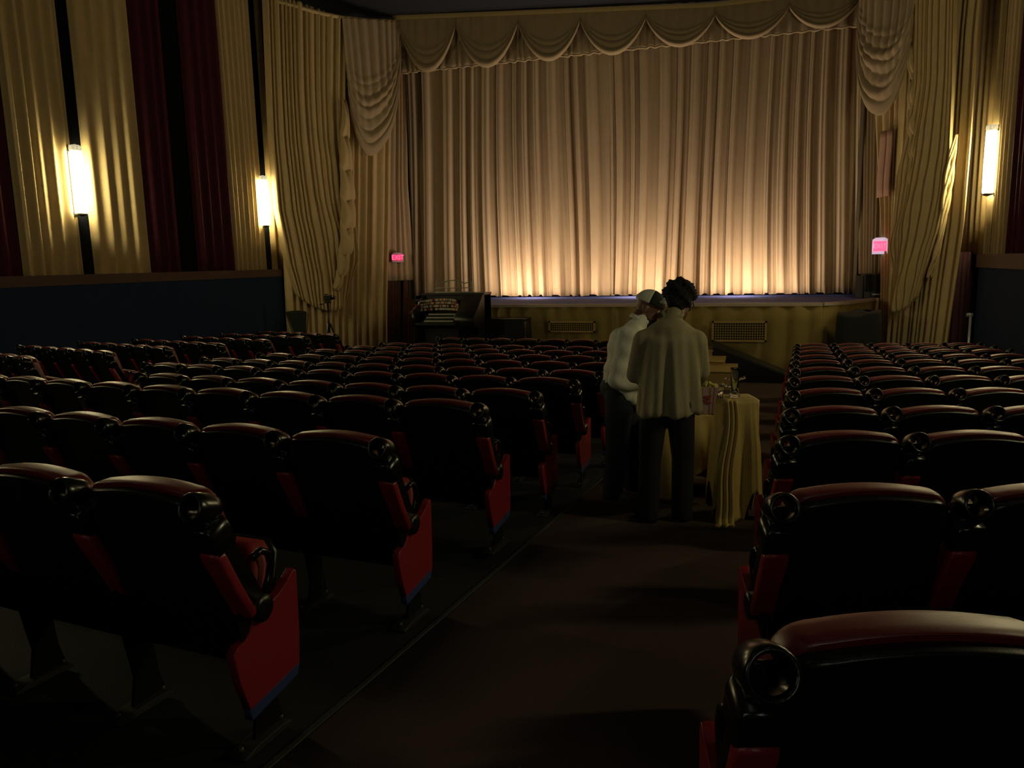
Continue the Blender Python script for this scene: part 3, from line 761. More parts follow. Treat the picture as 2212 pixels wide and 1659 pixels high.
# music rack
m = MB(); mw0, mw1 = -.42, .12+.25; z0 = oh*.985
for x in (mw0, -.15, .08, mw1): m.tube([(x, .62, z0), (x+.01, .64, z0+.12), (x, .66, z0+.245)], .011, 6)
m.tube([(mw0, .63, z0+.10), (mw1, .63, z0+.10)], .008, 6)
m.tube([(mw0, .66, z0+.20), (-.30, .66, z0+.19), (-.15, .66, z0+.25), (0, .66, z0+.255), (.08, .66, z0+.25), (.22, .66, z0+.19), (mw1, .66, z0+.23)], .012, 6)
m.tube([(mw0-.02, .62, z0+.01), (mw1+.05, .62, z0+.01)], .014, 6)
m.obj('music_rack', mat('pale_green_metal', (.30, .34, .24), .5), org_)
MB().box((-.30, -.60, 0), (.30, -.25, .03)).obj('pedal_board', M_DARKW, org_)
bench = thing('organ_bench', 'dark wooden bench in front of the organ console', 'bench', (org_.location.x-.1, OY-.55, zfloor(OY-.55)))
MB().prism([(-.45, -.14), (.45, -.14), (.45, .14), (-.45, .14)], .50, .55, lambda a, c, t: (a, c, t), .01).obj('seat', M_DARKW, bench)
for x in (-.4, .4): MB().prism([(-.13, 0), (.13, 0), (.10, .5), (-.10, .5)], x-.02, x+.02, lambda y, z, t: (t, y, z), .004).obj('leg', M_DARKW, bench)
# dark low box right of the organ
a, c = oz(1042, 690, 14.9), oz(1127, 690, 14.9)
t = thing('storage_case', 'long low black case standing right of the organ console', 'case', ((a.x+c.x)/2+.05, 14.9, zfloor(14.9)))
hh = a.z - zfloor(14.9); ww = (c.x-a.x)/2
MB().prism([(-ww, 0), (ww+.06, 0), (ww, hh), (-ww, hh)], 0, .5, lambda x, z, t: (x, t, z), .012).obj('body', M_DARKW, t)
MB().prism([(-ww-.01, hh-.03), (ww+.01, hh-.03), (ww+.01, hh+.01), (-ww-.01, hh+.01)], -.01, .51, lambda x, z, t: (x, t, z), .006).obj('lid', M_DARKW, t)
a, c = oz(1085, 724, 14.2), oz(1300, 724, 14.2)
t = thing('low_platform', 'low ochre wooden platform in front of the stage, left of the men', 'platform', ((a.x+c.x)/2, 14.3, zfloor(14.3)))
hh = .30
MB().prism([(-(c.x-a.x)/2, -.3), ((c.x-a.x)/2, -.3), ((c.x-a.x)/2, .75), (-(c.x-a.x)/2+.35, .75)], hh-.03, hh, lambda x, y, t: (x, y, t), .006).obj('deck', M_OCHRE, t)
MB().box((-(c.x-a.x)/2+.02, -.28, 0), ((c.x-a.x)/2-.02, .72, hh-.03)).obj('base', M_DARKW, t)

# ------------------------------------------------------------------ steps and ramp
SY = 13.55
st_ = thing('stage_steps', 'ochre wooden steps with three treads leading up to the stage', 'steps', (-1.3, SY, zfloor(SY)), 0)
for i, (px, py, dy) in enumerate(((1592, 801, 0), (1566, 779, .70), (1541, 756, 1.40))):
    c_ = oz(px, py, SY+dy); x1, h1 = c_.x+1.3, c_.z - zfloor(SY); yb = 2.08 if i == 2 else dy + .95
    MB().box((-.75, dy+.02, 0 if i == 0 else .02), (x1-.02, yb-.01, h1-.035)).obj('riser', M_OCHRE, st_)
    MB().prism([(-.77, dy-.01), (x1, dy-.01), (x1, yb), (-.77, yb)], h1-.035, h1, lambda x, y, t: (x, y, t), .006).obj('tread', M_OCHRE, st_)
r0, r1 = oz(1540, 745, 14.95), oz(1705, 792, 14.95)
rp_ = thing('access_ramp', 'black sloping ramp beside the steps in front of the stage', 'ramp', (r0.x, 14.95, zfloor(14.95)))
Lr_ = r1.x - r0.x; h0 = oz(1545, 742, 14.95).z - zfloor(14.95)
MB().prism([(0.15, 0), (Lr_, 0), (Lr_, .12), (0.0, h0-.05), (0, h0-.25), (.15, h0-.25)], 0, .6, lambda x, z, t: (x, t, z), .01).obj('ramp_body', M_DARKW, rp_)
MB().prism([(-.02, h0-.05), (Lr_+.02, .12), (Lr_+.02, .16), (-.02, h0)], -.02, .62, lambda x, z, t: (x, t, z), .008).obj('ramp_deck', mat('worn_black_board', (.035, .03, .025), .6, noise=.5), rp_)

# ------------------------------------------------------------------ equipment at the right of the stage
def prop_box(name, cat, label, pxl, pxr, pyt, y, zb, depth, m, extra=None):
    a, c = oz(pxl, pyt, y), oz(pxr, pyt, y); t = thing(name, label, cat, ((a.x+c.x)/2, y, zb)); w_ = (c.x-a.x)/2; h_ = a.z - zb
    MB().prism([(-w_, 0), (w_, 0), (w_, h_), (-w_, h_)], 0, depth, lambda x, z, q: (x, q, z), .012).obj('body', m, t)
    if extra: extra(t, w_, h_)
    return t
def sp_extra(t, w_, h_):
    MB().box((-w_*.9, -.012, h_*.28), (w_*.9, .0, h_*.97)).obj('front_grille', mat('speaker_cloth', (.008, .008, .010), .9), t)
    MB().box((-w_*.2, -.03, h_*.14), (w_*.9, -.0, h_*.19)).obj('handle', mat('pale_metal', (.5, .5, .55), .3, metal=.5), t)
prop_box('loudspeaker', 'loudspeaker', 'black loudspeaker cabinet on the stage under the right exit sign', 1868, 1912, 592, 17.35, STZ+.0, .5, M_DARKW, sp_extra)
prop_box('grey_panel', 'panel', 'narrow grey panel left of the black loudspeaker cabinet', 1849, 1866, 596, 17.45, STZ+.0, .08, M_GREY)
a, c = oz(1808, 672, 15.3), oz(1906, 668, 15.3)
t = thing('covered_equipment', 'bulky equipment under a black cloth at the right of the stage', 'covered equipment', ((a.x+c.x)/2, 15.35, zfloor(15.35)))
w_ = (c.x-a.x)/2; h_ = a.z - zfloor(15.35)
pl = Pleats(4, .25, .5, 33)
def ce(u, v):
    th = u*2*PI; cx = math.copysign(abs(math.cos(th))**.4, math.cos(th)); sx = math.copysign(abs(math.sin(th))**.4, math.sin(th))
    if v < .35: k = v/.35; return Vector((cx*w_*.95*k, sx*.3*k, h_ + .02*math.sin(k*5+u*9) - .06*(cx < 0)*k))
    k = (v-.35)/.65; q = .95+.08*k+.05*pl(u*4)*k; return Vector((cx*w_*q, sx*.3*q, (h_-.06*(cx < 0))*(1-k)))
m = MB(); m.grid(ce, 80, 24); m.obj('black_cloth', mat('black_cloth', (.012, .013, .012), .9), t, thick=.008)
# microphone stand against the right knee wall
q = oz(2097, 680, 14.35); zf = zfloor(14.35)
t = thing('stand_pole', 'thin pale stand with a clamp head against the right knee wall', 'stand', (min(q.x, XR-.3), 14.35, zf))
M_PALE = mat('pale_metal', (.5, .5, .55), .3, metal=.5)
MB().tube([(0, 0, .02), (0, 0, q.z-zf-.02)], .02, 10).obj('pole', M_PALE, t)
MB().tube([(-.06, 0, q.z-zf), (.03, 0, q.z-zf)], .03, 10).obj('clamp', M_PALE, t)
MB().lathe([(.14, 0), (.14, .015), (.03, .03)], (0, 0, 0), 20).obj('base', M_DARKW, t)
# dark red door curtain in the gap between right drape and wall
pl = Pleats(.8, .12, .4, 41)
o = drape('door_curtain', mat('dark_wine_cloth', (.05, .012, .018), .85), lambda z: (XR-.55, 15.75), lambda z: (XR-.02, 15.6), -2.35, .0, pl, .06, 60, 6)
tag(o, 'dark wine-coloured cloth in the gap right of the right drape', 'curtain')

# ------------------------------------------------------------------ left corner: tripod camera, canvas chair
ty = 14.6
q = oz(710, 645, ty); zf = zfloor(ty)
t = thing('camera_tripod', 'black tripod with a camera on top in front of the left drape', 'tripod', (q.x-.03, ty, zf)); H_ = q.z - zf
MB().tube([(0, 0, H_*.45), (0, 0, H_-.08)], .022, 8).obj('centre_column', M_DARKW, t)
for k in range(3):
    th = 2*PI*k/3 + .5; MB().tube([(.02*math.cos(th), .02*math.sin(th), H_*.68), (.20*math.cos(th), .20*math.sin(th), H_*.35), (.40*math.cos(th), .40*math.sin(th), .0)], [.02, .018, .012], 8).obj('leg', M_DARKW, t)
MB().prism([(-.05, 0), (.05, 0), (.05, .07), (-.05, .07)], -.05, .05, lambda x, z, y: (x, y, z+H_-.10), .01).obj('tripod_head', M_DARKW, t)
MB().tube([(0, 0, H_-.06), (-.12, 0, H_-.11), (-.20, 0, H_-.13)], .012, 6).obj('pan_handle', M_DARKW, t)
tc = thing('video_camera', 'small black camera mounted on the tripod by the left drape', 'camera', (q.x-.03, ty, zf+H_-.03))
MB().prism([(-.06, 0), (.10, 0), (.10, .10), (-.06, .10)], -.04, .04, lambda x, z, y: (x, y, z), .012).obj('body', M_DARKW, tc)
MB().tube([(.10, 0, .05), (.19, 0, .05)], [.038, .045], 14).obj('lens', M_BLKG, tc)
MB().box((-.05, -.02, .10), (0, .02, .13)).obj('viewfinder', M_DARKW, tc)
q = oz(640, 673, 14.2); zf = zfloor(14.2)
t = thing('canvas_chair', 'folded dark green canvas chair leaning by the left knee wall', 'chair', (q.x, 14.2, zf)); H_ = q.z-zf
m = MB(); m.grid(lambda u, v: Vector(((u-.5)*(.50-.26*v), .06*math.sin(PI*u)+.1*v, H_*(1-.42*v)+.02*math.sin(u*PI))), 14, 10); m.obj('canvas_back', mat('green_canvas', (.014, .022, .015), .9), t, thick=.01)
for x in (-1, 1): MB().tube([(x*.27, .02, H_-.02), (x*.12, .1, H_*.5), (-x*.16, .16, .0)], .013, 8).obj('leg', M_STEEL, t)
MB().tube([(-.25, .08, H_*.55), (.25, .08, H_*.55)], .012, 8).obj('crossbar', M_STEEL, t)

# ------------------------------------------------------------------ tables with cloths in the aisle
MC = mat('gold_satin_cloth', (.58, .43, .13), .5, noise=.25, nscale=8, bump=.1)
def table(name, label, cx, cy, w_, d_, h_, rz):
    t = thing(name, label, 'table', (cx, cy, zfloor(cy)), rz)
    MB().prism([(-w_, -d_), (w_, -d_), (w_, d_), (-w_, d_)], h_-.025, h_-.005, lambda x, y, q: (x, y, q), .004).obj('tabletop', M_DARKW, t)
    for sx in (-1, 1):
        for sy in (-1, 1): MB().tube([(sx*(w_-.04), sy*(d_-.04), 0), (sx*(w_-.04), sy*(d_-.04), h_-.02)], .014, 8).obj('leg', M_STEEL, t)
    return t
def cloth(label, cx, cy, w_, d_, h_, rz, drop, seed, flare=.06):
    r = random.Random(seed); per = 4*(w_+d_); pl = Pleats(per, .13, .5, seed, .9, .5)
    def corner(s):
        s = s % per
        if s < 2*w_: return Vector((-w_+s, -d_)), Vector((0, -1))
        s -= 2*w_
        if s < 2*d_: return Vector((w_, -d_+s)), Vector((1, 0))
        s -= 2*d_
        if s < 2*w_: return Vector((w_-s, d_)), Vector((0, 1))
        s -= 2*w_; return Vector((-w_, d_-s)), Vector((-1, 0))
    def P(u, v):
        s = u*per; p, n = corner(s)
        a = sum((corner(s+k*.05)[1] for k in (-2, -1, 0, 1, 2)), Vector((0, 0))); a = a.normalized()
        if v < .3: k = v/.3; q = p*k; return Vector((q.x*1.01, q.y*1.01, h_+.006+.002*math.sin(u*40)))
        k = (v-.3)/.7; dr = drop(u)
        q = p + a*(.012 + flare*k*(.3+pl(s)) + .028*pl(s)*min(1, k*2))
        return Vector((q.x, q.y, max(h_+.006 - dr*k, .012)))
    m = MB(); m.grid(P, 260, 40)
    o = m.obj('tablecloth', MC, None, thick=.006); o.location = (cx, cy, zfloor(cy)); o.rotation_euler = (0, 0, rz)
    return tag(o, label, 'tablecloth')
TY = 5.15
ca, cb = oz(1556, 868, TY), oz(1636, 862, TY); H1 = (ca.z+cb.z)/2 - zfloor(TY)
tw = (cb.x-ca.x)/2/math.cos(YAW)
T1 = ((ca.x+cb.x)/2-.01, TY+.12); tw -= .025
table('side_table', 'small high table hidden under a bright gold cloth by the right seats', T1[0], T1[1], tw, .11, H1, YAW)
cloth('bright gold satin cloth draped over the small table by the right seats', T1[0], T1[1], tw, .11, H1, YAW, lambda u: H1*.97 - .20*max(0, math.sin(u*2*PI*5.0+2.2)), 51, .035)
# cloth tail pooling on the carpet
def tail(u, v):
    k = v; x = -.085 + (u-.5)*(.08+.05*k) - .06*k**2; y = -.14-.04*k - .20*max(0, k-.86)*2.5
    z = H1*(1-min(1, k/.92)) + .015 + .02*abs(math.sin(u*7+k*4))*(k > .9)
    return Vector((x + .012*math.sin(k*9), y - .03*abs(math.sin(u*PI*3)), z))
m = MB(); m.grid(tail, 30, 60); o = m.obj('cloth_tail', MC, None, thick=.006); o.location = (T1[0], T1[1], zfloor(T1[1])); o.rotation_euler = (0, 0, YAW)
tag(o, 'long gold cloth end trailing down the small table onto the carpet', 'tablecloth')
TB = 5.75
ca, cb = oz(1400, 888, TB), oz(1562, 888, TB); H2 = ca.z - zfloor(TB)
T2 = ((ca.x+cb.x)/2, TB+.2); tw2 = (cb.x-ca.x)/2/math.cos(YAW)
table('long_table', 'longer table under a dull gold cloth behind the man in olive', T2[0], T2[1], tw2, .25, H2, YAW)
cloth('dull gold cloth over the longer table behind the man in olive', T2[0], T2[1], tw2, .25, H2, YAW, lambda u: H2*(.96 - .35*max(0, math.sin((u-.05)*2*PI*1.9))), 52, .04)
# popcorn boxes
M_PAPER = mat('white_pink_paper', (.50, .38, .36), .7); M_PRED = mat('red_print', (.40, .07, .08), .7); M_POP = mat('popcorn', (.62, .55, .16), .8, noise=.3, nscale=40)
def popcorn(px, py, y, label, grp, tone):
    p = oz(px, py, y)
    t = thing('popcorn_box', label, 'popcorn box', (p.x, p.y, zfloor(T2[1])+H2+.012), YAW-.2, grp)
    h_, a0, a1, dp = .20, .060, .078, .045
    rs = []
    for z, a in ((0, a0), (h_, a1)): rs.append([Vector((-a, -dp*a/a0, z)), Vector((a, -dp*a/a0, z)), Vector((a, dp*a/a0, z)), Vector((-a, dp*a/a0, z))])
    MB().rings(rs, smooth=False).obj('carton', M_PAPER, t)
    m = MB()
    for k in range(5):
        f0, f1 = -1 + 2*(k+.0)/5, -1 + 2*(k+.42)/5
        if k == 2: continue
        m.rings([[Vector((a*f0, -dp*a/a0-.002, z)), Vector((a*f1, -dp*a/a0-.002, z)), Vector((a*f1, -dp*a/a0+.001, z)), Vector((a*f0, -dp*a/a0+.001, z))] for z, a in ((.002, a0), (h_-.002, a1))], smooth=False)
    m.obj('printed_stripes', mat('faint_pink_print', (.44, .24, .24), .7) if tone else M_PRED, t)
    m = MB(); rr = random.Random(5)
    for (x, z, r) in ((-.012, .13, .014), (.008, .12, .016), (.02, .135, .010), (-.005, .09, .014), (.015, .085, .013), (-.018, .105, .010)):
        m.prism([(x+r*math.cos(q)*(1+.3*math.sin(3*q)), z+r*.7*math.sin(q)) for q in [2*PI*k/9 for k in range(9)]], -.052, -.044, lambda a, c, q: (a, q - c*.0675, c))
    m.obj('printed_emblem', M_PRED, t)
    m = MB()
    for k in range(70):
        x, y_ = rr.uniform(-.065, .065), rr.uniform(-.045, .045); m.ball((x, y_, h_+.002+rr.random()*.03*(1-abs(x)/.07)), (.010+.005*rr.random(),)*3, 6)
    m.obj('popcorn', M_POP, t)['kind'] = 'stuff'
popcorn(1527, 885, TB+.02, 'full popcorn box with a red emblem right of the man in olive', None, True)
popcorn(1508, 885, TB+.10, 'popcorn box with a red stripe half hidden behind the other', None, False)
# clear glassware on the small table
MG = mat('clear_glass', (.85, .9, .85), .05, trans=1.0)
zt1 = zfloor(T1[1]) + H1 + .012
t = thing('glass_vessel', 'tall clear glass cylinder with small knobs on the gold-covered table', 'glassware', (T1[0]-.02, T1[1]-.02, zt1), .2)
MB().rings([[Vector((r*math.cos(2*PI*k/24), r*math.sin(2*PI*k/24), z)) for k in range(24)] for r, z in ((.034, 0), (.038, .01), (.026, .03), (.024, .18), (.032, .195), (.030, .196), (.021, .18), (.022, .035), (.01, .02))], cap0=True, cap1=True).obj('tube', MG, t)
for a_, z in ((0, .12), (.5, .11), (2.8, .115), (3.4, .07)):
    MB().tube([(.024*math.cos(a_), .024*math.sin(a_), z), (.055*math.cos(a_), .055*math.sin(a_), z+.008)], [.007, .005], 8).ball((.06*math.cos(a_), .06*math.sin(a_), z+.01), .011, 10).obj('knob', MG, t)
t = thing('glass_vessel', 'short slanted clear glass tube left of the tall glass cylinder', 'glassware', (T1[0]-.11, T1[1]-.05, zt1), 0)
MB().tube([(0, 0, .0), (.01, 0, .09)], [.018, .014], 16).tube([(.01, 0, .085), (.03, 0, .10)], [.01, .008], 10).obj('tube', MG, t)

# ------------------------------------------------------------------ the two men
def blob(name, parts, m, parent, vox=.010, smooth=6, disp=None):
    """one continuous surface grown from tapered limbs and rounded masses"""
    b = MB()
    for p in parts:
        if p[0] == 'c': b.capsule(p[1], p[2], p[3], p[4], 14)
        else: b.ball(p[1], p[2], 18, p[3] if len(p) > 3 else None)
    bmesh.ops.recalc_face_normals(b.bm, faces=b.bm.faces[:])
    me = bpy.data.meshes.new(name); b.bm.to_mesh(me); b.bm.free()
    o = bpy.data.objects.new(name, me); C.objects.link(o)
    r = o.modifiers.new('r', 'REMESH'); r.mode = 'VOXEL'; r.voxel_size = vox
    s_ = o.modifiers.new('s', 'SMOOTH'); s_.factor = .5; s_.iterations = smooth
    dg = bpy.context.evaluated_depsgraph_get(); me2 = bpy.data.meshes.new_from_object(o.evaluated_get(dg)); bpy.data.objects.remove(o)
    me2.name = name; me2.materials.clear(); me2.materials.append(m)
    if disp:
        me2.update(); nn = [v.normal.copy() for v in me2.vertices]
        for v, n_ in zip(me2.vertices, nn): v.co = v.co + n_*disp(v.co, n_)
        me2.update()
    for p in me2.polygons: p.use_smooth = True
    o = bpy.data.objects.new(name, me2); C.objects.link(o)
    if parent: o.parent = parent
    return o
M_SKIN = mat('brown_skin', (.16, .075, .045), .5, bump=.05); M_SKIN2 = mat('brown_skin_lighter', (.20, .10, .065), .5, bump=.05)
M_HAIR = mat('black_hair', (.008, .007, .007), .8, bump=.8, bscale=120)
M_OLIVE = mat('olive_shirt', (.34, .30, .165), .8, bump=.15, bscale=120, noise=.12, nscale=12)
M_WHITE = mat('white_shirt', (.80, .82, .66), .8, bump=.15, bscale=120, noise=.1, nscale=10)
M_PANT = mat('black_trousers', (.006, .006, .007), .85); M_JEAN = mat('navy_trousers', (.010, .014, .022), .85, bump=.1)
M_SHOE = mat('dark_shoes', (.012, .012, .012), .35); M_SHOEG = mat('grey_shoes', (.12, .13, .11), .6)
def hand(W_, d, up, side, curl=.5, s=1.0):
    """palm and five bent fingers starting at the wrist W_, pointing along d"""
    d = d.normalized(); up = (up - d*up.dot(d)).normalized(); r = d.cross(up).normalized()*side
    P = []
    c = W_ + d*.045*s
    for k in (-1, -.33, .33, 1): P.append(('c', W_ + d*.01*s + r*.018*k*s, W_ + d*.085*s + r*.028*k*s, .014*s, .012*s))
    ln_ = (.062, .074, .070, .052)
    for k, L_f in zip((-1, -.33, .33, 1), ln_):
        p0_ = W_ + d*.088*s + r*.028*k*s; a1 = curl*.7; a2 = curl*1.5
        p1_ = p0_ + (d*math.cos(a1) - up*math.sin(a1))*L_f*.55*s
        p2_ = p1_ + (d*math.cos(a2) - up*math.sin(a2))*L_f*.5*s
        P.append(('c', p0_, p1_, .0095*s, .0085*s)); P.append(('c', p1_, p2_, .0085*s, .007*s))
    q0 = W_ + d*.03*s - r*.028*s; q1 = q0 + (d*.6 - r*.8).normalized()*.035*s; q2 = q1 + (d*.9 - r*.3 - up*.3).normalized()*.032*s
    P.append(('c', q0, q1, .012*s, .010*s)); P.append(('c', q1, q2, .010*s, .008*s))
    return P
V = Vector
def head_parts(c, fwd, up, s=1.0):
    fwd = fwd.normalized(); up = (up - fwd*up.dot(fwd)).normalized(); r = fwd.cross(up)
    Rm = Matrix((r, fwd, up)).transposed()
    P = [('b', c + up*.03*s, (.075*s, .095*s, .095*s), Rm), ('b', c + fwd*.035*s - up*.045*s, (.055*s, .06*s, .065*s), Rm),
         ('b', c + fwd*.075*s - up*.085*s, (.028*s, .026*s, .025*s), Rm),
         ('c', c + fwd*.098*s + up*.005*s, c + fwd*.118*s - up*.028*s, .009*s, .015*s),
         ('c', c + fwd*.096*s - up*.060*s - r*.02*s, c + fwd*.096*s - up*.060*s + r*.02*s, .009*s, .009*s),
         ('c', c + fwd*.088*s + up*.030*s - r*.035*s, c + fwd*.088*s + up*.030*s + r*.035*s, .013*s, .013*s)]
    for k in (-1, 1):
        P.append(('b', c + r*.078*k*s - up*.012*s - fwd*.008*s, (.012*s, .022*s, .034*s), Rm))
    return P, r
def face_bits(c, fwd, up, parent, s=1.0):
    fwd = fwd.normalized(); up = (up - fwd*up.dot(fwd)).normalized(); r = fwd.cross(up)
    for k in (-1, 1): MB().ball(c + fwd*.084*s + r*.032*k*s + up*.008*s, .013*s, 12).obj('eye', mat('eye_white', (.5, .48, .42), .3), parent)

# man in the olive shirt: seen from behind, head bowed
m1 = thing('person', 'person in an olive shirt seen from behind, head bowed, reaching to the popcorn', 'person', (-.52, 5.0, zfloor(5.0)), YAW)
m1.scale = (.93, .93, .975)
hc = V((.115, .15, 1.50)); hf = V((.35, .8, -.55)); hu = V((.12, .45, .85))
Ph, hr = head_parts(hc, hf, hu, 1.0)
shL, shR = V((-.160, .03, 1.255)), V((.205, .03, 1.245)); elL, elR = V((-.215, .09, 1.02)), V((.262, .09, 1.03)); wrL, wrR = V((-.10, .32, .95)), V((.275, .30, .905))
body = Ph + [('c', V((.03, .03, 1.36)), hc + V((-.02, -.03, -.06)), .062, .055),
    ('b', V((.02, .02, 1.19)), (.155, .10, .15)), ('b', V((.01, .02, 1.0)), (.145, .10, .16)), ('b', V((.0, 0, .86)), (.138, .095, .12)),
    ('c', shL, elL, .055, .045), ('c', elL, wrL, .042, .028), ('c', shR, elR, .055, .045), ('c', elR, wrR, .042, .028),
    ('c', V((-.09, 0, .84)), V((-.115, .0, .46)), .085, .058), ('c', V((-.115, .0, .46)), V((-.13, .0, .08)), .052, .036),
    ('c', V((.09, 0, .84)), V((.12, .03, .46)), .085, .058), ('c', V((.12, .03, .46)), V((.115, .02, .08)), .052, .036),
    ('c', V((-.13, .0, .05)), V((-.15, .14, .035)), .036, .03), ('c', V((.115, .02, .05)), V((.15, .15, .035)), .036, .03)]
body += hand(wrR, V((-.1, .8, -.35)), V((0, .3, 1)), 1, .7) + hand(wrL, V((.2, .9, -.2)), V((0, .2, 1)), -1, .7)
bo = blob('body', body, M_SKIN, m1, .0075, 5)
face_bits(hc, hf, hu, bo)
def hairdisp(seed):
    def f(p, n_): return .010*math.sin(p.x*140+seed)*math.sin(p.y*150+1)*math.sin(p.z*145+2) + .007*math.sin(p.x*70+p.z*60+seed)
    return f
Hf = hf.normalized(); Hu = (hu - Hf*hu.dot(Hf)).normalized()
Rm = Matrix((Hf.cross(Hu), Hf, Hu)).transposed()
blob('hair', [('b', hc + Hu*.055 - Hf*.02, (.118, .118, .100), Rm), ('b', hc - Hf*.05 + Hu*.0, (.095, .07, .085), Rm)], M_HAIR, bo, .008, 2, hairdisp(1))
m = MB(); 
for sx in (-1, 1):
    e = hc + hr*.082*sx; m.tube([e - Hf*.005 + Hu*.015, e + Hf*.09 + Hu*.012], .004, 6)
    m.tube([hc + hr*.032*sx + Hf*.108 + Hu*.01 + (hr*math.cos(q)+Hu*math.sin(q))*.026 for q in [2*PI*k/14 for k in range(15)]], .004, 6)
m.obj('glasses', M_BLKG, bo)
def folds_olive(p, n_):
    back = max(0, -n_.y)
    k = max(0, min(1, (1.36-p.z)/.5))
    u_ = (p.x-.02)/(1+.75*(1.36-p.z))
    f = .024*math.sin(u_*44 + .5)*k + .012*math.sin(u_*93+p.z*2)*k
    return f*(.3+.7*back)*(abs(p.x-.02) < .22)
shirt = [('b', V((.02, .02, 1.21)), (.17, .12, .16)), ('c', V((.03, .04, 1.35)), shL+V((.02, 0, .0)), .082, .074), ('c', V((.03, .04, 1.35)), shR+V((-.02, 0, .0)), .082, .074), ('c', V((.03, .03, 1.36)), V((.055, .06, 1.42)), .072, .058),
    ('c', shL, elL, .078, .060), ('c', elL, elL.lerp(wrL, .72), .058, .048), ('c', shR, elR, .078, .060), ('c', elR, elR.lerp(wrR, .80), .058, .048),
    ('b', V((.025, .03, 1.29)), (.155, .118, .12)), ('b', V((.02, .01, 1.05)), (.165, .115, .24)), ('b', V((.01, .0, .88)), (.168, .105, .12))]
for k in range(24):
    a_ = -PI + PI*2*k/24; c0 = V((.02+.135*math.cos(a_), .02+.075*math.sin(a_), 1.24)); c1_ = V((.01+.190*math.cos(a_), .0+.115*math.sin(a_), .79))
    shirt.append(('c', c0, c1_, .060, .040))
blob('shirt', shirt, M_OLIVE, m1, .010, 14, folds_olive)
MB().tube([V((.050, .055, 1.425)) + V((.062*math.cos(q), .056*math.sin(q), .018*math.sin(q)+.0)) for q in [2*PI*k/20 for k in range(21)]], .011, 8, 1.6).obj('collar', M_OLIVE, m1)
blob('trousers', [('b', V((0, 0, .84)), (.150, .105, .12)), ('c', V((-.09, 0, .83)), V((-.118, 0, .46)), .105, .082), ('c', V((-.118, 0, .46)), V((-.13, 0, .06)), .080, .078),
    ('c', V((.09, 0, .83)), V((.122, .03, .46)), .105, .082), ('c', V((.122, .03, .46)), V((.118, .02, .06)), .080, .078)], M_PANT, m1, .012, 6)
for (a_, c_) in ((V((-.13, -.02, .04)), V((-.16, .17, .03))), (V((.115, .0, .04)), V((.155, .18, .03)))):
    blob('shoe', [('c', a_, c_, .045, .040), ('b', a_+V((0, 0, .03)), (.05, .055, .045))], M_SHOE, m1, .008, 4)
# paper cup in the right hand
wp = Matrix.Rotation(YAW, 3, 'Z') @ (wrR + V((-.0, .10, -.03))) + m1.location
pc = thing('paper_cup', 'small white paper cup in the right hand of the man in olive', 'cup', wp + V((.0, 0, -.03)), 0)
MB().lathe([(.024, 0), (.033, .085), (.035, .088), (.031, .086), (.023, .004)], (0, 0, 0), 18).obj('cup', mat('white_paper', (.6, .6, .55), .6), pc)

# man in the white shirt and two-tone cap, leaning in from the left
m2 = thing('person', 'person in a white long-sleeved shirt and two-tone cap, leaning to the right', 'person', (-.91, 5.62, zfloor(5.62)), YAW)
hc2 = V((.200, .10, 1.425)); hf2 = V((.90, -.28, -.42)); hu2 = V((.40, .0, .9))
Ph2, hr2 = head_parts(hc2, hf2, hu2, 1.02)
sL, sR = V((.02, -.14, 1.235)), V((.12, .20, 1.22)); eL, eR = V((-.055, -.20, .94)), V((.18, .30, .98)); wL, wR = V((.22, -.08, .87)), V((.38, .22, .88))
body2 = Ph2 + [('c', V((.08, .05, 1.27)), hc2 + V((-.05, 0, -.05)), .065, .058), ('b', V((.05, .04, 1.13)), (.135, .185, .17)), ('b', V((.0, .03, .95)), (.125, .165, .16)), ('b', V((-.02, .02, .84)), (.135, .165, .12)),
    ('c', sL, eL, .055, .045), ('c', eL, wL, .042, .028), ('c', sR, eR, .055, .045), ('c', eR, wR, .042, .028),
    ('c', V((-.04, -.06, .82)), V((-.055, -.08, .44)), .088, .060), ('c', V((-.055, -.08, .44)), V((-.09, -.08, .08)), .052, .036),
    ('c', V((.0, .12, .82)), V((.10, .16, .44)), .088, .060), ('c', V((.10, .16, .44)), V((.10, .20, .08)), .052, .036),
    ('c', V((-.09, -.08, .05)), V((.04, -.12, .035)), .036, .03), ('c', V((.10, .20, .05)), V((.22, .18, .035)), .036, .03)]
body2 += hand(wL, V((.95, .25, -.1)), V((0, 0, 1)), 1, .8) + hand(wR, V((.95, -.1, -.15)), V((0, 0, 1)), -1, .8)
bo2 = blob('body', body2, M_SKIN2, m2, .0075, 5)
face_bits(hc2, hf2, hu2, bo2, 1.02)
Hf2 = hf2.normalized(); Hu2 = (hu2 - Hf2*hu2.dot(Hf2)).normalized(); Hr2 = Hf2.cross(Hu2); Rm2 = Matrix((Hr2, Hf2, Hu2)).transposed()
blob('beard', [('b', hc2 + Hf2*.055 - Hu2*.085, (.060, .052, .040), Rm2), ('b', hc2 + Hf2*.02 - Hu2*.07, (.070, .04, .045), Rm2)], M_HAIR, bo2, .008, 3, hairdisp(4))
cc = hc2 + Hu2*.035
def capf(front):
    m = MB(); 
    def P(u, v):
        a_ = (PI*u - PI/2) if front else (PI/2 + PI*u); r_ = math.cos(PI/2*v)
        return cc + Hr2*(.088*math.sin(a_)*r_) + Hf2*(.112*math.cos(a_)*r_) + Hu2*(.105*math.sin(PI/2*v))
    m.grid(P, 24, 14); return m
cap = capf(False).obj('cap', mat('white_cap', (.65, .68, .55), .8, bump=.2), bo2, thick=.006)
capf(True).obj('cap_front', mat('dark_green_cap', (.010, .016, .012), .8), cap, thick=.006)
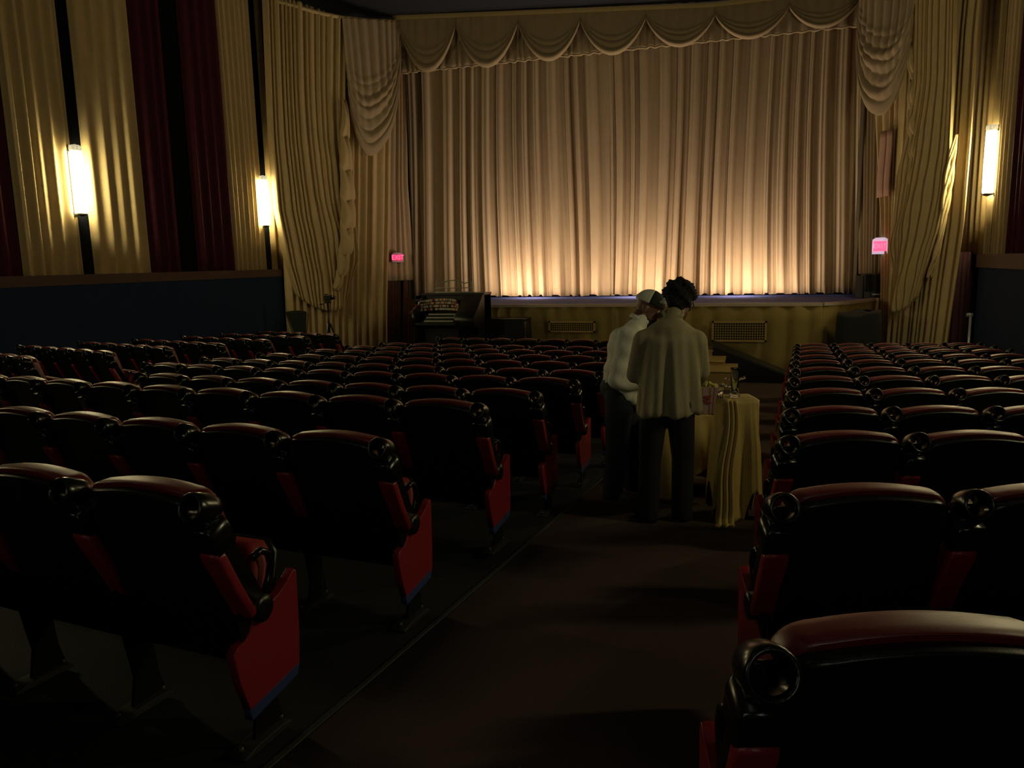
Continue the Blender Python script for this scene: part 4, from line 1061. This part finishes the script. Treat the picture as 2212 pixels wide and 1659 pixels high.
m = MB(); m.grid(lambda u, v: cc + Hr2*((u-.5)*.15) + Hf2*(.10 + .075*v*math.cos((u-.5)*2.2)) - Hu2*(.012 + .025*v + .05*(u-.5)**2*4*.4), 14, 6); m.obj('cap_brim', mat('dark_green_cap', (.010, .016, .012), .8), cap, thick=.006)
m = MB()
for (a_, z, r_) in ((.25, .42, .020), (.5, .38, .016), (.05, .50, .014), (.35, .58, .014)):
    ct = cc + Hr2*(.094*math.sin(a_+.35)*math.cos(z)) + Hf2*(.118*math.cos(a_+.35)*math.cos(z)) + Hu2*(.11*math.sin(z)); m.ball(ct, (r_, r_, r_*.8), 8)
m.obj('cap_patch', mat('grey_print', (.25, .27, .22), .8), cap)
def folds_white(p, n_): return .004*math.sin(p.z*42 + p.x*25 + p.y*11) + .005*math.sin(p.x*30 - p.z*22 + 1.3)
shirt2 = [('b', V((.05, .04, 1.14)), (.165, .215, .175)), ('c', sL+V((.03, .02, .02)), sR+V((-.02, -.02, .02)), .085, .085), ('c', V((.08, .05, 1.25)), V((.13, .06, 1.325)), .085, .068),
    ('c', sL, eL, .088, .080), ('c', eL, eL.lerp(wL, .8), .078, .052), ('c', sR, eR, .075, .070), ('c', eR, eR.lerp(wR, .8), .07, .052),
    ('b', V((.01, .03, .96)), (.145, .185, .20))]
for k in range(16):
    a_ = 2*PI*k/16; shirt2.append(('c', V((.05+.09*math.cos(a_), .04+.13*math.sin(a_), 1.14)), V((.01+.125*math.cos(a_), .03+.155*math.sin(a_), .79-.07*math.cos(a_))), .065, .036))
blob('shirt', shirt2, M_WHITE, m2, .010, 10, folds_white)
MB().tube([V((.135, .07, 1.350)) + V((.062*math.cos(q), .064*math.sin(q), -.03*math.cos(q))) for q in [2*PI*k/20 for k in range(21)]], .011, 8, 1.6).obj('collar', M_WHITE, m2)
blob('trousers', [('b', V((-.02, .03, .84)), (.15, .18, .12)), ('c', V((-.03, -.05, .80)), V((-.055, -.08, .44)), .115, .088), ('c', V((-.055, -.08, .44)), V((-.09, -.08, .06)), .084, .078),
    ('c', V((.0, .12, .80)), V((.10, .16, .44)), .115, .088), ('c', V((.10, .16, .44)), V((.10, .20, .06)), .084, .078)], M_JEAN, m2, .012, 6)
for (a_, c_) in ((V((-.10, -.08, .04)), V((.06, -.13, .03))), (V((.09, .20, .04)), V((.25, .18, .03)))):
    blob('shoe', [('c', a_, c_, .045, .040), ('b', a_+V((0, 0, .03)), (.055, .05, .045))], M_SHOEG, m2, .008, 4)

# ------------------------------------------------------------------ door frames and lamp cans added to go with the fill lamps
for n_, x in ((1, -3.5), (2, 1.9)):
    d = MB().box((x-.62, YB, zfloor(YB)), (x-.54, YB+.06, 2.1)).box((x+.54, YB, zfloor(YB)), (x+.62, YB+.06, 2.1)).box((x-.62, YB, 2.02), (x+.62, YB+.06, 2.1)).obj('door_%d' % n_, M_BROWN); struct(d)
for i_, (x, y, e) in enumerate(((-3.4, -1.5, 1.0), (1.6, -1.2, 1.0), (-6.5, 2.0, .6), (0.4, 3.0, .6))):
    t = thing('fill_lamp_can', 'round dark can added above a fill lamp, ' + ('over the centre rear rows', 'over the rear of the right aisle', 'over the left side rows', 'over the near right rows')[i_], 'added lamp can', (x, y, 5.6), 0, 'added lamp cans over the rear rows')
    MB().lathe([(.13, 0), (.15, 0), (.15, .56), (.13, .56)], (0, 0, 0), 20).obj('can', M_BLKS, t)
